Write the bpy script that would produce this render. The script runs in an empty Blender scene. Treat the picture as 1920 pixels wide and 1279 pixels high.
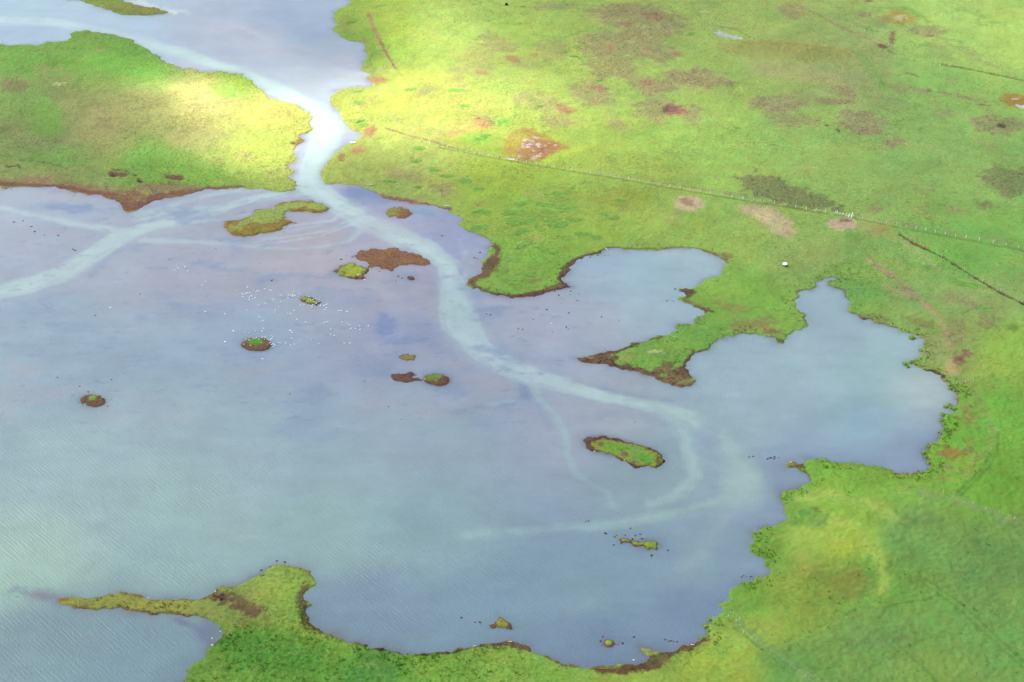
import bpy, math, random
import numpy as np
from mathutils import Vector

# ------------------------------------------------------------------ camera, world, sun, exposure
scene = bpy.context.scene
COL = scene.collection
H = 380.0                      # camera height (m)
PITCH = math.radians(33.0)     # below horizontal
FPX = 3240.0                   # focal length in pixels of the 1920 px wide photo
cam_d = bpy.data.cameras.new("camera")
cam = bpy.data.objects.new("camera", cam_d)
COL.objects.link(cam)
cam.location = (0, 0, H)
cam.rotation_euler = (math.radians(90) - PITCH, 0, 0)
cam_d.sensor_width = 36.0
cam_d.lens = 36.0 * FPX / 1920.0
cam_d.clip_start = 1.0
cam_d.clip_end = 40000.0
scene.camera = cam

SUN_EL = math.radians(48.0)
SUN_AZ = math.radians(-62.0)   # compass angle from +Y, towards +X positive
sdir = Vector((math.sin(SUN_AZ) * math.cos(SUN_EL), math.cos(SUN_AZ) * math.cos(SUN_EL), math.sin(SUN_EL)))
world = bpy.data.worlds.new("World")
scene.world = world
world.use_nodes = True
wn = world.node_tree
wn.nodes.clear()
sky = wn.nodes.new('ShaderNodeTexSky')
sky.sky_type = 'NISHITA'
sky.sun_disc = False
sky.sun_elevation = SUN_EL
sky.sun_rotation = SUN_AZ
sky.altitude = 100
sky.air_density = 1.0
sky.dust_density = 2.5
bg = wn.nodes.new('ShaderNodeBackground')
bg.inputs['Strength'].default_value = 0.115
wo = wn.nodes.new('ShaderNodeOutputWorld')
wn.links.new(sky.outputs[0], bg.inputs[0])
wn.links.new(bg.outputs[0], wo.inputs[0])

sl = bpy.data.lights.new("sun", 'SUN')
sl.energy = 5.0
sl.angle = math.radians(0.55)
sl.color = (1.0, 0.92, 0.78)
sun = bpy.data.objects.new("sun", sl)
COL.objects.link(sun)
sun.rotation_euler = sdir.to_track_quat('Z', 'Y').to_euler()
sun.location = (0, 0, 2000)

scene.view_settings.view_transform = 'Standard'
scene.view_settings.look = 'None'
scene.view_settings.exposure = 1.93
scene.view_settings.gamma = 1.0
scene.view_settings.use_curve_mapping = False
scene.render.engine = 'CYCLES'
scene.cycles.volume_bounces = 0

# ------------------------------------------------------------------ helpers
rng = np.random.RandomState(7)
random.seed(7)
CP, SP = math.cos(PITCH), math.sin(PITCH)
ALB = 0.42


def unproj(px, py, z=0.0):
    """photo direction -> point of the ground (world metres)"""
    px = np.asarray(px, float); py = np.asarray(py, float)
    a = (px - 960.0) / FPX
    b = (639.5 - py) / FPX
    dx = a
    dy = CP + b * SP
    dz = -SP + b * CP
    dz = np.minimum(dz, -0.02)
    t = (z - H) / dz
    return dx * t, dy * t


def proj(x, y, z=0.0):
    zc = y * CP + (H - z) * SP
    yc = y * SP - (H - z) * CP
    zc = np.maximum(zc, 5.0)
    return 960 + FPX * x / zc, 639.5 - FPX * yc / zc


def lin(c):
    c = np.asarray(c, float) / 255.0
    return np.where(c <= 0.04045, c / 12.92, ((c + 0.055) / 1.055) ** 2.4)


def alb(c):
    return lin(c) * ALB


TAB = rng.rand(1024, 1024).astype(np.float32)


def vnoise(x, y, wl, seed=0):
    u = x / wl + 37.3 * seed + 4000.0
    v = y / wl + 91.7 * seed + 4000.0
    iu = np.floor(u).astype(np.int64); iv = np.floor(v).astype(np.int64)
    fu = (u - iu); fv = (v - iv)
    fu = fu * fu * (3 - 2 * fu); fv = fv * fv * (3 - 2 * fv)
    a = TAB[iu % 1024, iv % 1024]; b = TAB[(iu + 1) % 1024, iv % 1024]
    c = TAB[iu % 1024, (iv + 1) % 1024]; d = TAB[(iu + 1) % 1024, (iv + 1) % 1024]
    return ((a * (1 - fu) + b * fu) * (1 - fv) + (c * (1 - fu) + d * fu) * fv) * 2 - 1


def fbm(x, y, wl, oct=3, seed=0, gain=0.5):
    c, s = math.cos(0.6), math.sin(0.6)
    r = 0; a = 1.0; t = 0
    for k in range(oct):
        r = r + a * vnoise(x, y, wl, seed + k)
        t += a * a
        x, y = c * x - s * y, s * x + c * y
        wl *= 0.5; a *= gain
    return r / math.sqrt(t)


def sstep(a, b, x):
    t = np.clip((x - a) / (b - a), 0, 1)
    return t * t * (3 - 2 * t)


class Grid:
    """fan-shaped world grid: rows of constant y, columns of constant s, x = s * W(y)"""
    def __init__(self, ys, ss):
        self.ys = np.asarray(ys, float); self.ss = np.asarray(ss, float)
        self.W = np.maximum(self.ys * CP + H * SP, 150.0) * (960.0 / FPX)
        self.X = self.W[:, None] * self.ss[None, :]
        self.Y = np.repeat(self.ys[:, None], len(self.ss), 1)
        self.Z = np.zeros_like(self.X)
        self.px = self.X; self.py = self.Y

    def win(self, x0, x1, y0, y1):
        r0 = max(np.searchsorted(self.ys, y0) - 1, 0)
        r1 = min(np.searchsorted(self.ys, y1) + 1, len(self.ys))
        if r1 <= r0: return None
        w = self.W[r0:r1]
        s0 = min(x0 / w.min(), x0 / w.max()); s1 = max(x1 / w.min(), x1 / w.max())
        c0 = max(np.searchsorted(self.ss, s0) - 1, 0)
        c1 = min(np.searchsorted(self.ss, s1) + 1, len(self.ss))
        if c1 <= c0: return None
        return slice(r0, r1), slice(c0, c1)

    def build(self, name, keep=None):
        R, Cn = self.X.shape
        idx = np.arange(R * Cn).reshape(R, Cn)
        q = np.stack([idx[:-1, :-1], idx[:-1, 1:], idx[1:, 1:], idx[1:, :-1]], -1).reshape(-1, 4)
        co = np.stack([self.X, self.Y, self.Z], -1).reshape(-1, 3).astype(np.float32)
        used = None
        if keep is not None:
            k = keep.reshape(-1)
            m = k[q].any(1)
            q = q[m]
            used = np.unique(q)
            remap = np.full(R * Cn, -1, np.int64); remap[used] = np.arange(len(used))
            q = remap[q]; co = co[used]
        me = bpy.data.meshes.new(name)
        me.vertices.add(len(co)); me.vertices.foreach_set('co', co.ravel())
        me.loops.add(q.size); me.loops.foreach_set('vertex_index', q.astype(np.int32).ravel())
        me.polygons.add(len(q))
        me.polygons.foreach_set('loop_start', np.arange(0, q.size, 4, dtype=np.int32))
        me.polygons.foreach_set('use_smooth', np.ones(len(q), bool))
        me.update(calc_edges=True)
        return me, used


def add_color(me, arr, used, name='Col'):
    a = np.concatenate([arr.reshape(-1, 3), np.ones((arr.size // 3, 1))], 1).astype(np.float32)
    if used is not None: a = a[used]
    at = me.attributes.new(name, 'FLOAT_COLOR', 'POINT')
    at.data.foreach_set('color', a.ravel())


def add_float(me, arr, used, name):
    a = arr.reshape(-1).astype(np.float32)
    if used is not None: a = a[used]
    at = me.attributes.new(name, 'FLOAT', 'POINT')
    at.data.foreach_set('value', a)


def to_world(pts):
    p = np.array(pts, float)
    x, y = unproj(p[:, 0], p[:, 1])
    return np.stack([x, y], 1)


def roughen(w, amp=0.13, minlen=1.3, seed=1):
    """midpoint displacement of a closed outline in metres"""
    r = np.random.RandomState(seed)
    pts = [tuple(p) for p in w]
    for it in range(7):
        out = []; ch = False
        n = len(pts)
        for i in range(n):
            a = pts[i]; b = pts[(i + 1) % n]
            out.append(a)
            L = math.hypot(b[0] - a[0], b[1] - a[1])
            if minlen * 2 < L < 120:
                k = r.randn() * amp * min(L, 6)
                out.append(((a[0] + b[0]) / 2 - (b[1] - a[1]) / L * k, (a[1] + b[1]) / 2 + (b[0] - a[0]) / L * k))
                ch = True
        pts = out
        if not ch: break
    return np.array(pts)


def seg_dist(X, Y, a, b):
    vx, vy = b[0] - a[0], b[1] - a[1]
    L2 = vx * vx + vy * vy + 1e-9
    t = np.clip(((X - a[0]) * vx + (Y - a[1]) * vy) / L2, 0, 1)
    return np.hypot(X - a[0] - t * vx, Y - a[1] - t * vy), t


def sdf(g, w, R=26.0):
    """signed distance to closed outline (positive inside), exact within R"""
    D = np.full(g.X.shape, R)
    n = len(w)
    for i in range(n):
        a = w[i]; b = w[(i + 1) % n]
        wn_ = g.win(min(a[0], b[0]) - R, max(a[0], b[0]) + R, min(a[1], b[1]) - R, max(a[1], b[1]) + R)
        if wn_ is None: continue
        d, _ = seg_dist(g.X[wn_], g.Y[wn_], a, b)
        D[wn_] = np.minimum(D[wn_], d)
    ins = np.zeros(g.X.shape, bool)
    a = w; b = np.roll(w, -1, 0)
    for r, y in enumerate(g.ys):
        m = (a[:, 1] > y) != (b[:, 1] > y)
        if not m.any(): continue
        xs = np.sort(a[m, 0] + (y - a[m, 1]) * (b[m, 0] - a[m, 0]) / (b[m, 1] - a[m, 1]))
        ins[r] = (np.searchsorted(xs, g.X[r]) % 2) == 1
    return np.where(ins, D, -D)


def small_sdf(X, Y, w):
    D = np.full(X.shape, 1e9); ins = np.zeros(X.shape, bool)
    n = len(w)
    for i in range(n):
        a = w[i]; b = w[(i + 1) % n]
        d, _ = seg_dist(X, Y, a, b)
        D = np.minimum(D, d)
        if (a[1] > b[1]) or (a[1] < b[1]):
            cr = ((a[1] > Y) != (b[1] > Y)) & (X < (b[0] - a[0]) * (Y - a[1]) / (b[1] - a[1]) + a[0])
            ins ^= cr
    return np.where(ins, D, -D)


def ell(x, y, rx, ry, ang=0, n=20):
    t = np.linspace(0, 2 * math.pi, n, endpoint=False)
    c, s = math.cos(math.radians(ang)), math.sin(math.radians(ang))
    u = rx * np.cos(t); v = ry * np.sin(t)
    return [(x + u[i] * c - v[i] * s, y + u[i] * s + v[i] * c) for i in range(n)]


def stamp(g, F, kind, pts, soft=1.0, namp=0.0, nwl=2.0, strength=1.0, width=None, seed=0, tag_=False, streak=False):
    """weight of a patch or stroke on grid g; returns window and weight"""
    w = to_world(pts)
    pad = soft + namp * 1.5 + (6 if streak else 1)
    if kind == 'line':
        wd = (1.9 if tag_ else 1.0) * np.array(width if hasattr(width, '__len__') else [width] * len(pts), float)
        sc = (w[:, 1] * CP + H * SP) / FPX            # metres per photo pixel there
        wm = wd * sc
        if not streak: wm = np.maximum(wm, .5)
        else: wm = np.maximum(wm, .7)
        sa_ = float(min(1, wm.mean() / 4.0))
        pad += wm.max()
    W_ = g.win(w[:, 0].min() - pad, w[:, 0].max() + pad, w[:, 1].min() - pad, w[:, 1].max() + pad)
    if W_ is None: return None
    X = F['x'][W_]; Y = F['y'][W_]
    if X.size == 0: return None
    if kind == 'line':
        D = np.full(X.shape, -1e9); AL = np.zeros(X.shape); CR = np.zeros(X.shape); s0 = 0.0
        for i in range(len(w) - 1):
            d, t = seg_dist(X, Y, w[i], w[i + 1])
            Dn = wm[i] * (1 - t) + wm[i + 1] * t - d
            L_ = math.hypot(*(w[i + 1] - w[i]))
            if streak:
                k = Dn > D
                sg = ((w[i + 1][0] - w[i][0]) * (Y - w[i][1]) - (w[i + 1][1] - w[i][1]) * (X - w[i][0])) / (L_ + 1e-6)
                AL = np.where(k, s0 + t * L_, AL); CR = np.where(k, sg, CR)
            s0 += L_
            D = np.maximum(D, Dn)
        if streak:
            st1 = fbm(AL / 9.0, CR, 1.6, 3, seed + 5, .7); st2 = fbm(AL / 6.0, CR, 5.0, 2, seed + 9, .6)
            D = D + sa_ * (1.5 * st1 + 2.0 * st2)
            strength = strength * np.clip(1 - sa_ * (.36 * sstep(-.2, 1.1, st1) + .25 * sstep(0, 1.2, st2)), 0, 1)
    else:
        D = small_sdf(X, Y, w)
    if namp:
        D = D + namp * fbm(X, Y, nwl, 3, seed + 50, 0.65)
    return W_, sstep(-soft, soft, D) * strength


def idw(x, y, ctl, rad=90.0):
    u, v = proj(x, y)
    u = np.clip(u, -300, 2220); v = np.clip(v, -250, 1560)
    num = np.zeros(x.shape + (3,)); den = np.zeros(x.shape) + 1e-9
    for (cx, cy, col) in ctl:
        d2 = ((u - cx) ** 2 + ((v - cy) * 1.5) ** 2) / (rad * rad)
        k = 1.0 / (0.12 + d2) ** 2
        num += k[..., None] * alb(col); den += k
    return num / den[..., None]


def tag(o, label=None, cat=None, group=None, kind=None):
    if label: o['label'] = label
    if cat: o['category'] = cat
    if group: o['group'] = group
    if kind: o['kind'] = kind
    return o


def link(name, me, mat=None, parent=None):
    o = bpy.data.objects.new(name, me)
    COL.objects.link(o)
    if mat and me is not None and not me.materials: me.materials.append(mat)
    if parent: o.parent = parent
    return o


# ------------------------------------------------------------------ materials
def new_mat(name):
    m = bpy.data.materials.new(name); m.use_nodes = True
    nt = m.node_tree; b = nt.nodes['Principled BSDF']
    return m, nt, b


def N(nt, t, **kw):
    n = nt.nodes.new(t)
    for k, v in kw.items():
        if k.startswith('i_'): n.inputs[k[2:].replace('_', ' ')].default_value = v
        else: setattr(n, k, v)
    return n


def land_material():
    m, nt, b = new_mat("turf_and_mud")
    L = nt.links.new
    at = N(nt, 'ShaderNodeAttribute', attribute_name='Col')
    rg = N(nt, 'ShaderNodeAttribute', attribute_name='rough')
    tc = N(nt, 'ShaderNodeNewGeometry')
    n1 = N(nt, 'ShaderNodeTexNoise'); n1.inputs['Scale'].default_value = 0.85; n1.inputs['Detail'].default_value = 4; n1.inputs['Roughness'].default_value = 0.62
    n2 = N(nt, 'ShaderNodeTexNoise'); n2.inputs['Scale'].default_value = 0.16; n2.inputs['Detail'].default_value = 5; n2.inputs['Roughness'].default_value = 0.65
    v1 = N(nt, 'ShaderNodeTexVoronoi'); v1.inputs['Scale'].default_value = 0.75; v1.feature = 'SMOOTH_F1'; v1.inputs['Smoothness'].default_value = 0.6
    n4 = N(nt, 'ShaderNodeTexNoise'); n4.inputs['Scale'].default_value = 0.035; n4.inputs['Detail'].default_value = 6; n4.inputs['Roughness'].default_value = 0.6
    n3 = N(nt, 'ShaderNodeTexNoise'); n3.inputs['Scale'].default_value = 2.1; n3.inputs['Detail'].default_value = 2
    n5 = N(nt, 'ShaderNodeTexNoise'); n5.inputs['Scale'].default_value = 0.62; n5.inputs['Detail'].default_value = 3; n5.inputs['Roughness'].default_value = 0.55
    for n in (n1, n2, n3, v1, n4, n5): L(tc.outputs['Position'], n.inputs['Vector'])
    # colour variation: value and hue shift by plant tufts
    def mapr(src, a, b_, c, d):
        r = N(nt, 'ShaderNodeMapRange'); r.clamp = True
        r.inputs['From Min'].default_value = a; r.inputs['From Max'].default_value = b_
        r.inputs['To Min'].default_value = c; r.inputs['To Max'].default_value = d
        L(src, r.inputs['Value']); return r.outputs[0]
    def math_(op, a, b_):
        r = N(nt, 'ShaderNodeMath', operation=op)
        for i, s in enumerate((a, b_)):
            if isinstance(s, (int, float)): r.inputs[i].default_value = s
            else: L(s, r.inputs[i])
        return r.outputs[0]
    a1 = mapr(n1.outputs['Fac'], 0.28, 0.72, -1, 1)
    a2 = mapr(n2.outputs['Fac'], 0.3, 0.7, -1, 1)
    a3 = mapr(n3.outputs['Fac'], 0.25, 0.75, -1, 1)
    amp = math_('MULTIPLY', rg.outputs['Fac'], 0.34)
    val = math_('ADD', 1.0, math_('MULTIPLY', math_('ADD', a1, math_('MULTIPLY', a3, 0.5)), amp))
    val = math_('ADD', val, math_('MULTIPLY', a2, 0.10))
    a4 = mapr(n4.outputs['Fac'], 0.3, 0.7, -1, 1)
    val = math_('ADD', val, math_('MULTIPLY', a4, 0.07))
    sp = mapr(n5.outputs['Fac'], .56, .68, 0, 1)
    val = math_('SUBTRACT', val, math_('MULTIPLY', math_('MULTIPLY', sp, rg.outputs['Fac']), .36))
    hsv = N(nt, 'ShaderNodeHueSaturation')
    L(math_('ADD', 0.5, math_('ADD', math_('MULTIPLY', a2, 0.014), math_('MULTIPLY', a4, 0.012))), hsv.inputs['Hue'])
    L(val, hsv.inputs['Value'])
    L(at.outputs['Color'], hsv.inputs['Color'])
    L(hsv.outputs[0], b.inputs['Base Color'])
    b.inputs['Roughness'].default_value = 0.85
    b.inputs['Specular IOR Level'].default_value = 0.08
    hgt = math_('ADD', math_('MULTIPLY', n1.outputs['Fac'], 0.9), math_('MULTIPLY', n3.outputs['Fac'], 0.18))
    hgt = math_('SUBTRACT', hgt, math_('MULTIPLY', v1.outputs['Distance'], 0.12))
    bp = N(nt, 'ShaderNodeBump'); bp.inputs['Distance'].default_value = 1.0
    L(math_('MULTIPLY', rg.outputs['Fac'], 0.62), bp.inputs['Strength'])
    L(hgt, bp.inputs['Height']); L(bp.outputs[0], b.inputs['Normal'])
    return m


def water_material():
    m, nt, b = new_mat("silty_water")
    L = nt.links.new
    at = N(nt, 'ShaderNodeAttribute', attribute_name='Col')
    rp = N(nt, 'ShaderNodeAttribute', attribute_name='ripple')
    geo = N(nt, 'ShaderNodeNewGeometry')
    def math_(op, a, b_):
        r = N(nt, 'ShaderNodeMath', operation=op)
        for i, s in enumerate((a, b_)):
            if isinstance(s, (int, float)): r.inputs[i].default_value = s
            else: L(s, r.inputs[i])
        return r.outputs[0]
    # wind ripples: long crests running away to the lower right of the view
    m0 = N(nt, 'ShaderNodeMapping'); m0.inputs['Rotation'].default_value = (0, 0, math.radians(46))
    mp = N(nt, 'ShaderNodeMapping'); mp.inputs['Scale'].default_value = (0.16, 1.0, 1.0)
    L(geo.outputs['Position'], m0.inputs['Vector']); L(m0.outputs[0], mp.inputs['Vector'])
    rn = N(nt, 'ShaderNodeTexNoise'); rn.inputs['Scale'].default_value = 1.15; rn.inputs['Detail'].default_value = 2.0; rn.inputs['Roughness'].default_value = 0.45
    L(mp.outputs[0], rn.inputs['Vector'])
    rw = N(nt, 'ShaderNodeTexWave'); rw.wave_type = 'BANDS'; rw.bands_direction = 'Y'; rw.wave_profile = 'SIN'
    rw.inputs['Scale'].default_value = 0.235; rw.inputs['Distortion'].default_value = 5.0; rw.inputs['Detail'].default_value = 2.0; rw.inputs['Detail Scale'].default_value = 1.2
    L(mp.outputs[0], rw.inputs['Vector'])
    r1 = math_('ADD', math_('MULTIPLY', rn.outputs['Fac'], 0.9), math_('MULTIPLY', rw.outputs['Fac'], 0.16))
    r2 = N(nt, 'ShaderNodeTexNoise'); r2.inputs['Scale'].default_value = 1.7; r2.inputs['Detail'].default_value = 3
    L(geo.outputs['Position'], r2.inputs['Vector'])
    big = N(nt, 'ShaderNodeTexNoise'); big.inputs['Scale'].default_value = 0.05; big.inputs['Detail'].default_value = 6; big.inputs['Roughness'].default_value = 0.62
    L(geo.outputs['Position'], big.inputs['Vector'])
    h = math_('ADD', math_('MULTIPLY', math_('MULTIPLY', r1, rp.outputs['Fac']), 0.22), math_('MULTIPLY', r2.outputs['Fac'], 0.16))
    bp = N(nt, 'ShaderNodeBump'); bp.inputs['Distance'].default_value = 1.0; bp.inputs['Strength'].default_value = 1.0
    L(h, bp.inputs['Height']); L(bp.outputs[0], b.inputs['Normal'])
    mr = N(nt, 'ShaderNodeMapRange'); mr.inputs['From Min'].default_value = 0.3; mr.inputs['From Max'].default_value = 0.7
    mr.inputs['To Min'].default_value = 0.93; mr.inputs['To Max'].default_value = 1.07
    L(big.outputs['Fac'], mr.inputs['Value'])
    hsv = N(nt, 'ShaderNodeHueSaturation'); L(at.outputs['Color'], hsv.inputs['Color']); L(mr.outputs[0], hsv.inputs['Value'])
    L(hsv.outputs[0], b.inputs['Base Color'])
    b.inputs['Roughness'].default_value = 0.3
    b.inputs['IOR'].default_value = 1.33
    return m


def simple_mat(name, c, rough=0.8, var=0.15, scale=3.0):
    m, nt, b = new_mat(name)
    L = nt.links.new
    tc = N(nt, 'ShaderNodeTexCoord'); n = N(nt, 'ShaderNodeTexNoise'); n.inputs['Scale'].default_value = scale; n.inputs['Detail'].default_value = 3
    L(tc.outputs['Object'], n.inputs['Vector'])
    mr = N(nt, 'ShaderNodeMapRange'); mr.inputs['From Min'].default_value = 0.3; mr.inputs['From Max'].default_value = 0.7
    mr.inputs['To Min'].default_value = 1 - var; mr.inputs['To Max'].default_value = 1 + var
    L(n.outputs['Fac'], mr.inputs['Value'])
    hs = N(nt, 'ShaderNodeHueSaturation'); hs.inputs['Color'].default_value = (*c, 1); L(mr.outputs[0], hs.inputs['Value'])
    L(hs.outputs[0], b.inputs['Base Color'])
    b.inputs['Roughness'].default_value = rough
    b.inputs['Specular IOR Level'].default_value = .12
    return m


M_LAND = land_material()
M_WATER = water_material()

# ------------------------------------------------------------------ outlines (photo directions, unprojected to the ground)
MAIN = [(655,0),(640,15),(627,20),(629,29),(626,40),(630,49),(625,60),(639,70),(663,78),(677,79),(685,85),(683,93),(688,99),(690,109),(680,118),(678,126),(685,134),(695,141),(689,149),(691,154),(700,157),(698,162),(666,165),(642,167),(629,171),(621,181),(623,197),(637,213),(650,237),(678,252),(677,256),(657,267),(639,279),(618,298),(607,316),(603,330),(605,336),(610,345),(629,345),(653,348),(690,357),(714,369),(735,375),(762,379),(799,385),(820,390),(841,396),(863,406),(867,412),(857,420),(873,432),(895,440),(916,448),(929,458),(916,469),(916,482),(900,490),(903,509),(876,523),(873,533),(887,542),(911,547),(932,555),(958,559),(976,559),(1008,554),(1040,546),(1061,541),(1073,538),(1064,531),(1058,519),(1066,501),(1080,489),(1103,479),(1127,475),(1137,466),(1157,465),(1186,467),(1210,470),(1231,471),(1252,467),(1279,465),(1306,467),(1327,474),(1345,482),(1359,491),(1357,503),(1349,515),(1327,523),(1311,533),(1303,538),(1276,541),(1272,546),(1287,555),(1272,557),(1271,562),(1290,570),(1313,579),(1323,588),(1303,599),(1300,606),(1271,608),(1267,614),(1271,619),(1247,630),(1215,636),(1186,643),(1172,652),(1151,659),(1125,661),(1098,667),(1078,671),(1085,676),(1119,682),(1167,694),(1199,698),(1220,706),(1242,717),(1266,724),(1295,724),(1301,717),(1299,709),(1290,701),(1286,690),(1292,675),(1303,663),(1327,657),(1335,646),(1343,640),(1360,636),(1361,630),(1385,627),(1407,628),(1436,632),(1454,634),(1457,643),(1469,645),(1476,632),(1492,619),(1505,620),(1513,604),(1510,591),(1494,580),(1489,567),(1498,557),(1494,551),(1500,547),(1518,545),(1532,538),(1528,530),(1537,526),(1561,520),(1573,523),(1552,526),(1550,533),(1563,541),(1583,545),(1586,557),(1594,562),(1595,570),(1590,578),(1601,588),(1617,599),(1641,606),(1664,612),(1686,616),(1687,623),(1702,624),(1720,631),(1731,636),(1736,646),(1726,659),(1727,667),(1715,676),(1703,681),(1720,687),(1736,696),(1752,700),(1768,710),(1780,717),(1781,729),(1792,732),(1791,749),(1784,760),(1784,768),(1792,773),(1799,779),(1787,777),(1772,778),(1765,791),(1769,805),(1760,823),(1747,833),(1738,842),(1731,851),(1736,861),(1743,871),(1734,883),(1712,888),(1680,889),(1672,881),(1654,875),(1619,871),(1579,866),(1548,861),(1512,861),(1510,867),(1484,865),(1469,871),(1473,878),(1494,878),(1508,886),(1517,895),(1518,903),(1508,910),(1486,918),(1466,922),(1468,940),(1472,951),(1469,958),(1477,967),(1472,978),(1462,985),(1447,988),(1431,987),(1420,996),(1412,1005),(1403,1021),(1409,1037),(1428,1044),(1434,1051),(1433,1060),(1444,1067),(1442,1077),(1430,1084),(1416,1082),(1412,1090),(1385,1098),(1369,1105),(1368,1116),(1371,1122),(1348,1136),(1353,1146),(1335,1162),(1325,1174),(1327,1194),(1312,1198),(1311,1203),(1290,1210),(1271,1218),(1252,1223),(1234,1221),(1202,1214),(1204,1221),(1220,1231),(1210,1241),(1194,1246),(1173,1246),(1119,1249),(1085,1249),(1058,1246),(1034,1235),(1016,1229),(1000,1221),(981,1207),(966,1202),(932,1205),(900,1207),(879,1215),(847,1223),(799,1226),(746,1221),(706,1215),(671,1205),(639,1198),(608,1186),(586,1175),(573,1149),(570,1125),(573,1109),(589,1098),(590,1082),(581,1069),(560,1061),(530,1058),(512,1061),(480,1082),(465,1088),(441,1098),(412,1101),(404,1109),(385,1121),(346,1120),(319,1124),(292,1126),(271,1121),(250,1113),(226,1109),(207,1112),(186,1118),(159,1122),(125,1120),(108,1122),(117,1134),(138,1142),(181,1145),(207,1143),(226,1140),(250,1146),(282,1152),(319,1153),(346,1155),(372,1158),(393,1161),(409,1173),(416,1186),(413,1199),(399,1210),(387,1221),(387,1229),(372,1242),(351,1258),(352,1265),(343,1279),(325,1310),(330,1360),(300,1450),(330,1600),(260,1800),(150,2300),(300,3000),(3500,3000),(4200,1200),(4200,-400),(3000,-900),(1400,-900),(900,-500),(760,-250),(690,-120),(700,-60),(668,-15)]
HEAD = [(0,82),(21,85),(53,83),(80,82),(112,78),(130,72),(130,64),(143,58),(159,57),(186,61),(202,64),(229,70),(255,82),(279,93),(292,102),(300,106),(303,113),(332,125),(372,134),(409,133),(447,138),(468,149),(484,162),(500,178),(507,183),(533,189),(560,198),(582,211),(584,226),(589,241),(581,248),(562,256),(564,270),(553,279),(553,292),(556,299),(544,308),(541,315),(553,320),(553,326),(537,330),(546,336),(560,348),(554,356),(541,359),(507,357),(480,355),(452,352),(425,355),(372,360),(353,365),(332,370),(292,374),(271,386),(255,396),(239,398),(226,386),(215,374),(191,367),(159,365),(143,361),(112,353),(80,350),(40,351),(0,350),(-60,345),(-200,352),(-600,340),(-1400,330),(-1500,40),(-700,30),(-300,60),(-100,75)]
SPIT = [(130,0),(170,8),(202,19),(223,25),(250,28),(276,29),(308,26),(314,23),(300,17),(268,12),(250,9),(237,4),(229,0),(215,-20),(180,-40),(120,-50),(60,-35),(90,-12)]
ISLETS = {
 'A': [(520,382),(557,376),(586,376),(605,381),(618,390),(610,397),(586,399),(565,398),(536,396),(533,405),(541,413),(556,419),(533,424),(507,436),(480,442),(457,446),(431,437),(419,426),(420,413),(452,412),(473,404),(476,394),(500,391)],
 'B': [(724,397),(735,390),(751,388),(767,393),(775,400),(767,406),(746,410),(730,408)],
 'C': [(663,481),(679,469),(706,467),(730,465),(762,471),(786,478),(802,487),(807,496),(786,498),(762,498),(746,501),(735,511),(714,505),(687,503),(683,490)],
 'D': [(623,509),(639,498),(661,493),(679,498),(691,507),(682,517),(687,523),(671,525),(645,518)],
 'E': ell(770,522,7,4,10,10),
 'F': [(561,560),(573,555),(594,562),(603,568),(592,574),(573,568)],
 'G': ell(481,646,29,12.5,3),
 'H': ell(174,752,25,11.5,4),
 'I': [(746,670),(757,665),(770,666),(780,670),(776,676),(764,677),(754,674)],
 'J': [(734,702),(752,701),(770,697),(778,701),(770,708),(793,713),(772,716),(746,715)],
 'K': ell(819,712,25,11.5,6),
 'L': [(1093,826),(1109,819),(1130,817),(1162,823),(1194,834),(1226,843),(1242,853),(1244,868),(1231,877),(1199,878),(1181,871),(1157,858),(1114,847),(1098,837)],
 'M': [(1162,1012),(1172,1010),(1186,1015),(1212,1013),(1231,1015),(1238,1023),(1234,1029),(1215,1031),(1194,1025),(1183,1018),(1167,1017)],
 'N': [(918,1173),(929,1169),(937,1157),(948,1162),(961,1174),(961,1181),(942,1177),(921,1177)],
 'O': ell(1141,1206,10,7.5,0,12),
}
ISL_LABEL = {
 'A': ('large hook shaped islet with green grass and rusty rim below the river mouth', 'grass'),
 'B': ('small oval brown and olive islet between the channel and the reddish bank', 'brown'),
 'C': ('broad flat bare brown islet with ragged lower edge beside the channel', 'brown'),
 'D': ('brown islet with a bright yellow green grassy top left of the bare brown one', 'half'),
 'E': ('tiny dark mud speck of an islet just below the broad bare brown one', 'mud'),
 'F': ('narrow green islet crowded with white birds', 'grass'),
 'G': ('round brown islet with one green tuft and white birds round its rim', 'ring'),
 'H': ('lone oval brown islet with a green tuft in the open water at left', 'ring'),
 'I': ('small thin olive islet alone above the brown and oval pair', 'brown'),
 'J': ('ragged bare brown mud islet touching the oval mossy one', 'mud'),
 'K': ('oval mossy islet with green top right of the ragged mud islet', 'half'),
 'L': ('long grassy sausage shaped islet with dark brown rim in the wide bay', 'grass'),
 'M': ('small bright olive islet with a thin tail in the lower right water', 'grassy'),
 'N': ('little triangular brown and green islet near the bottom shore', 'half'),
 'O': ('tiny round olive tuft islet close to the bottom shore', 'grassy'),
}

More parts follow.
